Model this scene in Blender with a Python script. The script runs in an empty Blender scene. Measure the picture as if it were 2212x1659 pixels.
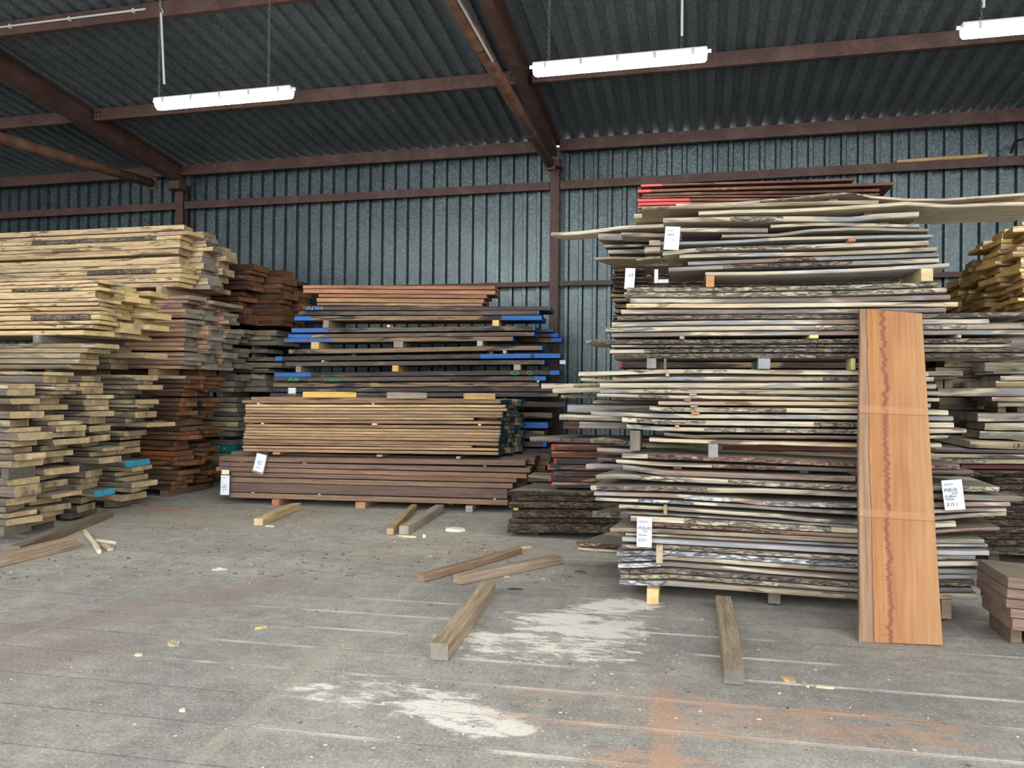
import bpy, math, random
from mathutils import Vector, noise as mnoise
R_ = random.Random
sc = bpy.context.scene
COL = sc.collection

# ------------------------------------------------------------------ camera
F, CX, CY, EYE = 1662.0, 1106.0, 829.5, 1.5
PSI, ROLL, PIT = math.radians(13.8), 0.01, 8.5 / 1662
r0 = Vector((math.cos(PSI), math.sin(PSI), 0)); f0 = Vector((-math.sin(PSI), math.cos(PSI), 0)); u0 = Vector((0, 0, 1))
fwd = f0 * math.cos(PIT) + u0 * math.sin(PIT); up0 = u0 * math.cos(PIT) - f0 * math.sin(PIT)
cr = r0 * math.cos(ROLL) + up0 * math.sin(ROLL); cu = up0 * math.cos(ROLL) - r0 * math.sin(ROLL)
cam = bpy.data.cameras.new('camera'); camo = bpy.data.objects.new('camera', cam); COL.objects.link(camo)
cam.sensor_width = 36; cam.lens = 36 * F / 2212; cam.clip_end = 200
from mathutils import Matrix
M = Matrix((cr, cu, -fwd)).transposed().to_4x4(); M.translation = (0, 0, EYE); camo.matrix_world = M
sc.camera = camo

def ray(px, py): return fwd + cr * ((px - CX) / F) + cu * ((CY - py) / F)
def onY(px, py, Y, k=0, X0=0):
    d = ray(px, py); t = (Y - k * X0) / (d.y - k * d.x); return Vector((d.x * t, d.y * t, EYE + d.z * t))
def onZ(px, py, Z=0):
    d = ray(px, py); t = (Z - EYE) / d.z; return Vector((d.x * t, d.y * t, Z))
def slope(px): d = ray(px, 830); return d.x / d.y
def depth(p): return (Vector(p) - Vector((0, 0, EYE))).dot(fwd)

# ------------------------------------------------------------------ materials
def lin(c):
    return tuple(((v / 255) / 12.92 if v / 255 <= .04045 else ((v / 255 + .055) / 1.055) ** 2.4) for v in c[:3]) + (1,)

class G:
    def __init__(s, name):
        s.m = bpy.data.materials.new(name); s.m.use_nodes = True; s.t = s.m.node_tree; s.t.nodes.clear()
        s.out = s.t.nodes.new('ShaderNodeOutputMaterial'); s.p = s.t.nodes.new('ShaderNodeBsdfPrincipled')
        s.t.links.new(s.p.outputs[0], s.out.inputs[0])
    def n(s, typ, **kw):
        nd = s.t.nodes.new(typ)
        for k, v in kw.items(): setattr(nd, k, v)
        return nd
    def put(s, sock, v):
        if hasattr(v, 'is_output'): s.t.links.new(v, sock)
        else:
            if isinstance(v, tuple) and sock.type == 'VECTOR': v = v[:3]
            sock.default_value = v
    def math(s, op, a, b=0.0, c=None):
        nd = s.n('ShaderNodeMath', operation=op); s.put(nd.inputs[0], a); s.put(nd.inputs[1], b)
        if c is not None: s.put(nd.inputs[2], c)
        return nd.outputs[0]
    def vmath(s, op, a, b):
        nd = s.n('ShaderNodeVectorMath', operation=op); s.put(nd.inputs[0], a); s.put(nd.inputs[1], b); return nd.outputs[0]
    def noise(s, vec, scale, detail=3.0, rough=.55, dist=0.0, col=False):
        nd = s.n('ShaderNodeTexNoise'); s.put(nd.inputs['Vector'], vec)
        for k, v in (('Scale', scale), ('Detail', detail), ('Roughness', rough), ('Distortion', dist)): nd.inputs[k].default_value = v
        return nd.outputs['Color' if col else 'Fac']
    def vor(s, vec, scale, feature='F1', out='Distance', rnd=1.0):
        nd = s.n('ShaderNodeTexVoronoi', feature=feature); s.put(nd.inputs['Vector'], vec); nd.inputs['Scale'].default_value = scale
        nd.inputs['Randomness'].default_value = rnd
        return nd.outputs[out]
    def step(s, v, lo, hi, a=0.0, b=1.0):
        nd = s.n('ShaderNodeMapRange', interpolation_type='SMOOTHSTEP'); s.put(nd.inputs[0], v)
        for i, x in enumerate((lo, hi, a, b)): s.put(nd.inputs[i + 1], x)
        return nd.outputs[0]
    def mix(s, f, a, b, blend='MIX'):
        nd = s.n('ShaderNodeMix', data_type='RGBA', blend_type=blend); s.put(nd.inputs[0], f); s.put(nd.inputs[6], a); s.put(nd.inputs[7], b); return nd.outputs[2]
    def mul(s, c, f):  # colour times scalar socket
        nd = s.n('ShaderNodeVectorMath', operation='SCALE'); s.put(nd.inputs[0], c); s.put(nd.inputs['Scale'], f); return nd.outputs[0]
    def coord(s, which='Object', rand=True):
        tc = s.n('ShaderNodeTexCoord').outputs[which]
        if not rand: return tc
        oi = s.n('ShaderNodeObjectInfo')
        s.oi = oi
        return s.vmath('ADD', tc, s.mulv((37.1, 91.7, 53.3), oi.outputs['Random']))
    def mulv(s, v, f):
        nd = s.n('ShaderNodeVectorMath', operation='SCALE'); s.put(nd.inputs[0], v); s.put(nd.inputs['Scale'], f); return nd.outputs[0]
    def xyz(s, v): return s.n('ShaderNodeSeparateXYZ'), v
    def sep(s, v):
        nd = s.n('ShaderNodeSeparateXYZ'); s.put(nd.inputs[0], v); return nd.outputs
    def bump(s, h, strength=.3, dist=.01):
        nd = s.n('ShaderNodeBump'); nd.inputs['Strength'].default_value = strength; nd.inputs['Distance'].default_value = dist
        s.put(nd.inputs['Height'], h); s.t.links.new(nd.outputs[0], s.p.inputs['Normal'])
    def done(s, col, rough=.8, metal=0.0, spec=.25):
        s.put(s.p.inputs['Base Color'], col); s.put(s.p.inputs['Roughness'], rough); s.put(s.p.inputs['Metallic'], metal)
        s.p.inputs['Specular IOR Level'].default_value = spec
        return s.m

def wood(name, patches=(), grain=.5, streak=(1.0, 14.0, 26.0), col=None, dust=None, bump=.25, bands=0.0):
    """wood whose main colour is the object's own colour; patches = (rgb, scale, lo, hi)"""
    g = G(name); v = g.coord()
    base = lin(col) if col else g.oi.outputs['Color']
    vs = g.vmath('MULTIPLY', v, streak)
    n1 = g.noise(vs, 2.2, 5, .65, .3); n2 = g.noise(v, 1.4, 2)
    f = g.math('ADD', g.step(n1, .25, .75, 1 - grain, 1 + grain * .55), g.math('MULTIPLY', g.math('SUBTRACT', n2, .5), .5))
    c = g.mul(base, f)
    for i, (rgb, scl, lo, hi) in enumerate(patches):
        off = g.vmath('ADD', v, (13.7 * (i + 1), 5.1 * i, 3.3 * i))
        nn = g.noise(g.vmath('MULTIPLY', off, (1.0, 2.0, 7.0)), scl, 3, .6, .6)
        pc = g.mul(lin(rgb), g.step(n1, .25, .8, .72, 1.18))
        c = g.mix(g.step(nn, lo, hi), c, pc)
    if dust:
        dn = g.noise(g.vmath('MULTIPLY', v, (1.0, 3.0, 3.0)), 2.5, 4)
        c = g.mix(g.step(dn, .3, .7, dust[1] * .5, dust[1]), c, lin(dust[0]))
    fine = g.noise(g.vmath('MULTIPLY', v, (3.0, 50.0, 80.0)), 3, 2)
    c = g.mul(c, g.step(fine, .3, .7, .86, 1.12))
    if bands:  # saw marks across the edge
        w = g.n('ShaderNodeTexWave', wave_type='BANDS', bands_direction='DIAGONAL'); g.put(w.inputs['Vector'], v); w.inputs['Scale'].default_value = 13; w.inputs['Distortion'].default_value = 1.5
        c = g.mul(c, g.math('MULTIPLY_ADD', w.outputs['Fac'], -bands * 1.0, 1 + bands * .4))
    g.bump(n1, bump, .006)
    return g.done(c, .85)

MAT = {}
MAT['face_dusty'] = wood('dusty board face', dust=((150, 144, 128), .75), grain=.35)
MAT['face'] = wood('sawn board face', grain=.4)
MAT['edge_plain'] = wood('sawn edge', grain=.42, bands=.0)
MAT['edge_saw'] = wood('saw marked edge', grain=.45, bands=.07, patches=(((178, 146, 108), 1.0, .54, .68),))
MAT['edge_patchy'] = wood('weathered waney edge', grain=.38, patches=(((200, 190, 168), 1.1, .49, .57), ((146, 150, 157), 1.3, .57, .66), ((146, 124, 110), 1.5, .56, .66), ((104, 98, 92), 2.2, .58, .68)))
MAT['edge_pale'] = wood('pale waney edge', grain=.3, patches=(((216, 192, 152), .9, .48, .58), ((184, 158, 136), 1.0, .54, .62), ((122, 110, 94), 1.8, .57, .64), ((140, 108, 74), 2.8, .60, .68)))
MAT['edge_dark'] = wood('dark weathered edge', grain=.5, patches=(((160, 140, 112), 1.1, .58, .68), ((62, 60, 64), 1.4, .52, .62)))
MAT['edge_slab'] = wood('slab edge', grain=.4, patches=(((176, 160, 132), 1.2, .54, .62), ((98, 92, 86), 1.7, .55, .65)))
MAT['edge_pink'] = wood('pinkish slab edge', grain=.35, patches=(((196, 160, 126), 1.0, .52, .6), ((120, 100, 90), 2.0, .58, .68)))
MAT['edge_brown'] = wood('red brown bark edge', grain=.55, patches=(((140, 120, 104), 2.4, .60, .70), ((68, 50, 42), 1.6, .5, .62)))

def endgrain(name, patches=(), col=None):
    g = G(name); v = g.coord(); base = lin(col) if col else g.oi.outputs['Color']
    n = g.noise(v, 7, 4, .6); rn = g.n('ShaderNodeTexWave', wave_type='RINGS', rings_direction='X')
    g.put(rn.inputs['Vector'], g.vmath('ADD', v, (0.0, .3, .4))); rn.inputs['Scale'].default_value = 9; rn.inputs['Distortion'].default_value = 6
    c = g.mul(base, g.math('MULTIPLY_ADD', rn.outputs['Fac'], -.10, 1.05))
    for i, (rgb, scl, lo, hi) in enumerate(patches):
        nn = g.noise(g.vmath('ADD', v, (7.7 * (i + 1), 3.0, 1.0)), scl, 3, .6)
        c = g.mix(g.step(nn, lo, hi), c, lin(rgb))
    c = g.mul(c, g.step(n, .3, .7, .8, 1.15))
    g.bump(n, .3, .004)
    return g.done(c, .9)
MAT['end'] = endgrain('end grain')
MAT['end_grey'] = endgrain('greyed end grain', (((156, 142, 118), 3.0, .55, .65), ((116, 111, 104), 4.0, .5, .6)), (138, 131, 120))
MAT['end_tan'] = endgrain('tan end grain', (((122, 112, 98), 3.0, .55, .65), ((196, 176, 134), 3.5, .56, .64)), (172, 152, 116))
MAT['end_pale'] = endgrain('pale end grain', (((150, 140, 120), 2.5, .55, .65),), (198, 174, 122))
MAT['end_shade'] = endgrain('shaded yellow end grain', (((120, 98, 62), 3.0, .55, .65),), (164, 134, 84))  # darker than the pale ends: shade on left-facing ends is in the colour
MAT['end_brown'] = endgrain('red brown end grain', (((150, 98, 58), 3.0, .52, .62), ((84, 58, 42), 4.0, .55, .65)), (120, 85, 60))

def bark(name, a, b, dk, sc_=16, vein=.16):
    sc_ *= 1.55; vein *= .75
    g = G(name); v = g.coord(); vv = g.vmath('MULTIPLY', v, (.45, 1.0, 1.35))
    nz = g.noise(vv, 9, 3, col=True); vd = g.vmath('ADD', vv, g.mulv(nz, .12))
    e = g.vor(vd, sc_, 'DISTANCE_TO_EDGE'); cell = g.sep(g.vor(vd, sc_, 'F1', 'Color'))[0]; n = g.noise(v, 22, 4, .7)
    big = g.noise(v, 1.6, 2)
    c = g.mix(g.step(g.math('ADD', g.math('MULTIPLY', cell, .5), g.math('MULTIPLY', big, .7)), .45, .8), lin(a), lin(b))
    c = g.mul(c, g.step(n, .3, .7, .72, 1.2))
    k = g.step(e, 0.0, vein, 1.0, 0.0)
    c = g.mix(g.math('MULTIPLY', k, g.step(big, .3, .65, .25, .85)), c, lin(dk))
    g.bump(g.math('ADD', g.math('MULTIPLY', g.step(e, 0.0, .2), 1.0), g.math('MULTIPLY', n, .4)), .8, .012)
    return g.done(c, .95, 0, .1)
MAT['bark_cream'] = bark('flaking cream bark', (188, 180, 160), (140, 132, 118), (66, 60, 54), 15)
MAT['bark_grey'] = bark('grey furrowed bark', (140, 130, 118), (108, 100, 92), (56, 50, 48), 17)
MAT['bark_dark'] = bark('dark brown bark', (100, 88, 76), (70, 62, 56), (36, 32, 30), 15)
MAT['bark_white'] = bark('lime spattered bark', (212, 216, 220), (140, 142, 146), (66, 66, 72), 13, .2)
MAT['bark_pink'] = bark('reddish bark', (170, 138, 122), (120, 96, 88), (60, 46, 44), 17)

def paint(name, rgb, wear=(95, 88, 82), lo=.62, hi=.72):
    g = G(name); v = g.coord(); n = g.noise(g.vmath('MULTIPLY', v, (1.0, 4.0, 4.0)), 5, 4)
    c = g.mix(g.step(n, lo, hi), g.mul(lin(rgb), g.step(n, .2, .8, .75, 1.2)), lin(wear)); return g.done(c, .6)
MAT['paint_blue'] = paint('blue end paint', (56, 108, 180)); MAT['paint_blue_dk'] = paint('worn blue end paint', (70, 104, 168), (92, 86, 84), .5, .6)
MAT['paint_red'] = paint('red end paint', (164, 68, 66)); MAT['paint_green'] = paint('dark green end paint', (54, 78, 76), (110, 108, 90), .68, .78)
MAT['paint_turq'] = paint('turquoise end paint', (58, 158, 186)); MAT['paint_teal'] = paint('teal end paint', (8, 110, 104))
MAT['paint_lblue'] = paint('pale blue end paint', (150, 168, 186)); MAT['paint_lime'] = paint('white lime wash', (205, 210, 216), (140, 136, 130), .5, .6)
MAT['chalk'] = paint('green chalk', (70, 150, 116)); MAT['chalkblue'] = paint('blue chalk', (90, 150, 200))

def plain(name, rgb, rough=.6, metal=0.0, spec=.3, var=.12, sc_=9):
    g = G(name); v = g.coord(); n = g.noise(v, sc_, 4)
    return g.done(g.mul(lin(rgb), g.step(n, .25, .75, 1 - var, 1 + var)), rough, metal, spec)
MAT['white'] = plain('white enamel', (220, 222, 224), .4, var=.03)
MAT['pvc'] = plain('grey white plastic conduit', (190, 192, 192), .5, var=.04)
MAT['ink'] = plain('blue grey ink', (84, 92, 120), .7, var=.1); MAT['black_ink'] = plain('black marker', (30, 26, 24), .7, var=.1)
MAT['cable'] = plain('black cable', (24, 24, 26), .5, var=.05); MAT['alu'] = plain('brushed aluminium', (176, 180, 180), .45, .5)
MAT['chain'] = plain('zinc chain', (120, 122, 122), .4, .7); MAT['yellow_plastic'] = plain('yellow plastic', (200, 196, 60), .5)
MAT['bolt'] = plain('rusty bolt', (70, 44, 40), .6, .3)
def paper():
    g = G('paper'); v = g.coord(); n = g.noise(v, 14, 2); return g.done(g.mul(lin((222, 230, 236)), g.step(n, .3, .7, .95, 1.03)), .7)
MAT['paper'] = paper(); MAT['card'] = plain('cream card', (238, 226, 196), .7, var=.03)
def clear():
    g = G('clear plastic sleeve'); g.t.nodes.remove(g.p)
    gl = g.n('ShaderNodeBsdfGlossy'); gl.inputs['Roughness'].default_value = .15; tr = g.n('ShaderNodeBsdfTransparent'); mx = g.n('ShaderNodeMixShader'); mx.inputs[0].default_value = .12
    g.t.links.new(tr.outputs[0], mx.inputs[1]); g.t.links.new(gl.outputs[0], mx.inputs[2]); g.t.links.new(mx.outputs[0], g.out.inputs[0]); return g.m
MAT['clear'] = clear()
def emit():
    g = G('lit fluorescent diffuser'); e = g.n('ShaderNodeEmission'); e.inputs[0].default_value = (1, .99, .93, 1); e.inputs[1].default_value = 45; g.t.links.new(e.outputs[0], g.out.inputs[0]); return g.m
MAT['lit'] = emit()
def steel():
    g = G('red oxide painted steel'); v = g.coord(); n = g.noise(v, 3, 5, .65); f = g.noise(v, 24, 4, .7)
    c = g.mix(g.step(n, .4, .7), lin((78, 57, 53)), lin((94, 73, 67))); c = g.mix(g.step(f, .62, .75, 0, .6), c, lin((84, 76, 70)))
    c = g.mul(c, g.step(f, .2, .8, .85, 1.1)); return g.done(c, .55, 0, .3)
MAT['steel'] = steel()
def rustpipe():
    g = G('rusty painted pipe'); v = g.coord(); n = g.noise(g.vmath('MULTIPLY', v, (1., 1., 1.)), 5, 5, .65)
    c = g.mix(g.step(n, .35, .7), lin((104, 70, 58)), lin((132, 104, 84))); return g.done(c, .5, 0, .4)
MAT['pipe'] = rustpipe()
def galv(name, rgb, vec=(1, 1, 1), metal=.55, rough=.42, amp=.55):
    g = G(name); v = g.coord('Object', False); vv = g.vmath('MULTIPLY', v, vec)
    cell = g.sep(g.vor(vv, 70, 'F1', 'Color'))[0]; c2 = g.sep(g.vor(vv, 32, 'F1', 'Color'))[1]; big = g.noise(v, 1.1, 3); n = g.noise(vv, 45, 2)
    f = g.math('MULTIPLY', g.math('MULTIPLY_ADD', g.math('POWER', cell, 2.5), amp * 1.4, 1 - amp * .4), g.math('MULTIPLY_ADD', c2, amp * .5, 1 - amp * .25))
    f = g.math('MULTIPLY', f, g.step(big, .3, .7, .86, 1.1)); f = g.math('MULTIPLY', f, g.step(n, .3, .7, .9, 1.1))
    return g.done(g.mul(lin(rgb), f), g.math('MULTIPLY_ADD', cell, .15, rough - .05), metal, .4)
MAT['galv'] = galv('spangled galvanised cladding', (86, 97, 100), metal=.75, rough=.38, amp=.6)
MAT['galv_roof'] = galv('dull galvanised roof sheet', (104, 113, 118), (1, 1, 1), .45, .5, .5)

# ------------------------------------------------------------------ object helpers
def mesh_obj(name, verts, faces, mats, mi=None, parent=None, smooth=False, loc=(0, 0, 0), rot=None, color=None):
    me = bpy.data.meshes.new(name); me.from_pydata([tuple(v) for v in verts], [], faces)
    for m in (mats if isinstance(mats, (list, tuple)) else [mats]): me.materials.append(MAT[m] if isinstance(m, str) else m)
    if mi: me.polygons.foreach_set('material_index', mi)
    if smooth: me.polygons.foreach_set('use_smooth', [True] * len(me.polygons))
    me.update()
    o = bpy.data.objects.new(name, me); COL.objects.link(o); o.location = loc
    if rot: o.rotation_euler = rot
    if color: o.color = color
    if parent: o.parent = parent
    return o
SEEN = set()
def tag(o, label, cat, group=None):
    lb = label
    if len(lb.split()) > 16: print('LONG', lb)
    assert lb not in SEEN or group, lb
    SEEN.add(lb); o['label'] = lb; o['category'] = cat
    if group: o['group'] = group
    return o
def struct(o): o['kind'] = 'structure'; return o
def empty(name, loc, rot=None):
    o = bpy.data.objects.new(name, None); COL.objects.link(o); o.location = loc; o.empty_display_size = .1
    if rot: o.rotation_euler = rot
    return o
def to_mesh(o):
    bpy.context.view_layer.update(); dg = bpy.context.evaluated_depsgraph_get()
    me = bpy.data.meshes.new_from_object(o.evaluated_get(dg)); n = bpy.data.objects.new(o.data.name.split('.')[0], me); COL.objects.link(n)
    n.parent = o.parent; n.location, n.rotation_euler, n.scale = o.location, o.rotation_euler, o.scale; n.matrix_basis = o.matrix_basis.copy()
    bpy.data.objects.remove(o); return n
def fix_normals(o):
    import bmesh
    bm = bmesh.new(); bm.from_mesh(o.data); bmesh.ops.recalc_face_normals(bm, faces=bm.faces); bm.to_mesh(o.data); bm.free()

def loft(rings, closed=True, caps=True):
    """rings of equal point count -> verts, faces"""
    n = len(rings[0]); V = [p for r in rings for p in r]; Fc = []
    for i in range(len(rings) - 1):
        for j in range(n if closed else n - 1):
            a = i * n + j; b = i * n + (j + 1) % n; Fc.append((a, b, b + n, a + n))
    if caps: Fc.append(tuple(range(n - 1, -1, -1))); Fc.append(tuple(range((len(rings) - 1) * n, len(rings) * n)))
    return V, Fc
def tube_pts(path, r, n=8):
    rings = []; path = [Vector(p) for p in path]
    for i, p in enumerate(path):
        t = (path[min(i + 1, len(path) - 1)] - path[max(i - 1, 0)]).normalized()
        a = t.orthogonal().normalized() if abs(t.z) > .9 else Vector((0, 0, 1)).cross(t).normalized(); b = t.cross(a)
        rr = r[i] if isinstance(r, (list, tuple)) else r
        rings.append([p + (a * math.cos(2 * math.pi * k / n) + b * math.sin(2 * math.pi * k / n)) * rr for k in range(n)])
    return loft(rings)
def merge(*parts):
    V, Fc = [], []
    for v, f in parts:
        b = len(V); V += list(v); Fc += [tuple(i + b for i in q) for q in f]
    return V, Fc
def box_pts(x0, x1, y0, y1, z0, z1, bv=0.0):
    if bv <= 0:
        V = [(x0, y0, z0), (x1, y0, z0), (x1, y1, z0), (x0, y1, z0), (x0, y0, z1), (x1, y0, z1), (x1, y1, z1), (x0, y1, z1)]
        return V, [(0, 3, 2, 1), (4, 5, 6, 7), (0, 1, 5, 4), (1, 2, 6, 5), (2, 3, 7, 6), (3, 0, 4, 7)]
    def ring(x, i): return [(x, y0 + bv + i, z0 + i), (x, y1 - bv - i, z0 + i), (x, y1 - i, z0 + bv + i), (x, y1 - i, z1 - bv - i), (x, y1 - bv - i, z1 - i), (x, y0 + bv + i, z1 - i), (x, y0 + i, z1 - bv - i), (x, y0 + i, z0 + bv + i)]
    return loft([ring(x0, bv * .6), ring(x0 + bv * .6, 0), ring(x1 - bv * .6, 0), ring(x1, bv * .6)])
def jitcol(rgb, rnd, a=.10):
    f = 1 + rnd.uniform(-a, a); c = lin(rgb); return tuple(max(0, min(1, v * f * (1 + rnd.uniform(-a * .3, a * .3)))) for v in c[:3]) + (1,)
def interp(pts, x):
    if x <= pts[0][0]: return pts[0][1]
    for (a, za), (b, zb) in zip(pts, pts[1:]):
        if x <= b:
            t = (x - a) / max(1e-6, b - a); t2 = t * t * (3 - 2 * t) * .5 + t * .5; return za + (zb - za) * t2
    return pts[-1][1]

# ------------------------------------------------------------------ boards
ORD = 'topmost second third fourth fifth sixth seventh eighth ninth tenth eleventh twelfth thirteenth fourteenth fifteenth sixteenth seventeenth eighteenth nineteenth twentieth'.split()
ORD += ['twenty-' + w for w in 'first second third fourth fifth sixth seventh eighth ninth'.split()] + ['thirtieth', 'thirty-first', 'thirty-second', 'thirty-third', 'thirty-fourth', 'thirty-fifth', 'thirty-sixth']
NS = [0]
class Stack:
    def __init__(s, desc, Y, k=0.0, X0=0.0, kind='waney_board', mats=('face_dusty', 'edge_patchy', 'end_grey'), word='board', group=None):
        s.floor = 0.0; s.auto = True; s.fr = (.25, .8); s.desc, s.Y, s.k, s.X0, s.kind, s.mats, s.word = desc, Y, k, X0, kind, mats, word
        s.group = group or 'boards in ' + desc; s.b, s.blocks = [], []; s.ang = math.atan(k); s.ca = math.cos(s.ang); NS[0] += 1; s.id = NS[0]
    def uz(s, px, py):
        p = onY(px, py, s.Y, s.k, s.X0); return ((p.x - s.X0) / s.ca, p.z, depth(p))
    def add(s, pts, t, col, adj, w=.45, live=True, yo=0.0, sl=0.0, sr=0.0, bk=None, bmat='bark_cream', pl=None, pr=None, pmat='paint_blue', mats=None, meters=False, pin=None, word=None, under=None):
        """pts: pixels along the front top edge; t thickness in pixels at the first point"""
        if meters: P = [(u, z) for u, z in pts]; th = t
        else:
            q = [s.uz(*p) for p in pts]; P = [(a[0], a[1]) for a in q]; th = t * sum(a[2] for a in q) / len(q) / F
        d = dict(P=P, t=th, dz=0.0, col=col, adj=adj, w=w, live=live, yo=yo, sl=sl, sr=sr, bk=bk, bmat=bmat, pl=pl, pr=pr, pmat=pmat, mats=mats or s.mats, word=word or s.word)
        s.b.append(d); return d
    def block(s, x0, x1, y0, y1, col, label, depth_=.6, yo=0.0, name='bearer', snap=True, cat='wood block', zfix=None):
        a = s.uz(x0, y0); b = s.uz(x1, y1)
        s.blocks.append(dict(u0=a[0], u1=b[0], z1=a[1], z0=b[1], col=col, label=label, d=depth_, yo=yo, name=name, snap=snap, cat=cat, zfix=zfix))
    def ztop(s, d, u): return interp(d['P'], u) - d['dz']
    def resolve(s):
        for _ in range(4):
            for i in range(len(s.b)):
                for j in range(i + 1, len(s.b)):
                    a, b = s.b[i], s.b[j]
                    lo = max(a['P'][0][0], b['P'][0][0]); hi = min(a['P'][-1][0], b['P'][-1][0])
                    if hi - lo < .005: continue
                    us = [lo + (hi - lo) * q / 40 for q in range(41)] + [p[0] for p in a['P'] + b['P'] if lo <= p[0] <= hi]
                    ma = sum(s.ztop(a, u) for u in us); mb = sum(s.ztop(b, u) for u in us)
                    if ma < mb: a, b = b, a
                    c = min(s.ztop(a, u) - a['t'] - s.ztop(b, u) for u in us)
                    if c < .004:
                        need = .004 - c
                        ra = min(need * .5, a['t'] * .3); a['t'] -= ra; need -= ra
                        rb = min(need, b['t'] * .45); b['dz'] += rb; b['t'] -= rb
    def build(s, ground=False):
        s.resolve()
        byz = sorted(s.b, key=lambda d: -sum(p[1] for p in d['P']) / len(d['P']))
        for n, d in enumerate(byz if s.auto else []):
            lo, hi = d['P'][0][0], d['P'][-1][0]; m = hi - lo; spots = [lo + m * .3, lo + m * .75]
            best = None
            for e in byz[n + 1:]:
                a, b = max(lo, e['P'][0][0]), min(hi, e['P'][-1][0])
                if b - a < .1: continue
                sp = [a + (b - a) * s.fr[0], a + (b - a) * s.fr[1]]; g = [s.ztop(d, u) - d['t'] - s.ztop(e, u) for u in sp]
                best = (sp, g, e); break
            if best is None:
                g0 = min(s.ztop(d, u) - d['t'] for u in (lo, hi)); sp = spots; g = [s.ztop(d, u) - d['t'] - s.floor for u in sp]
                if g0 - s.floor > .45: continue
            else: sp, g, e = best
            if max(g) < .03: continue
            if any(b_['u0'] >= lo - .1 and b_['u1'] <= hi + .1 and b_['z1'] > s.ztop(d, lo) - d['t'] - max(g) - .03 and b_['z1'] < s.ztop(d, lo) - d['t'] + .03 for b_ in s.blocks): continue
            for q, (u, gg) in enumerate(zip(sp, g)):
                if gg < .012: continue
                z1 = s.ztop(d, u) - d['t']
                s.blocks.append(dict(u0=u - .03, u1=u + .03, z1=z1, z0=z1 - gg, col=(130, 116, 96), label=f"{['left', 'right'][q]} support below the {ORD[n] if n else 'topmost'} {d['word']} in {s.desc}", d=d['w'] * .7, yo=.15, name='bearer' if gg > .06 else 'spacer', snap=False, cat='wood block' if gg > .06 else 'spacer', zfix=(z1 - gg + .0015, z1 - .0015)))
        order = sorted(range(len(s.b)), key=lambda i: -(sum(p[1] for p in s.b[i]['P']) / len(s.b[i]['P'])))
        for rank, i in enumerate(order): make_board(s, s.b[i], rank, i)
        for n, bl in enumerate(s.blocks): make_block(s, bl, n)

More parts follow.
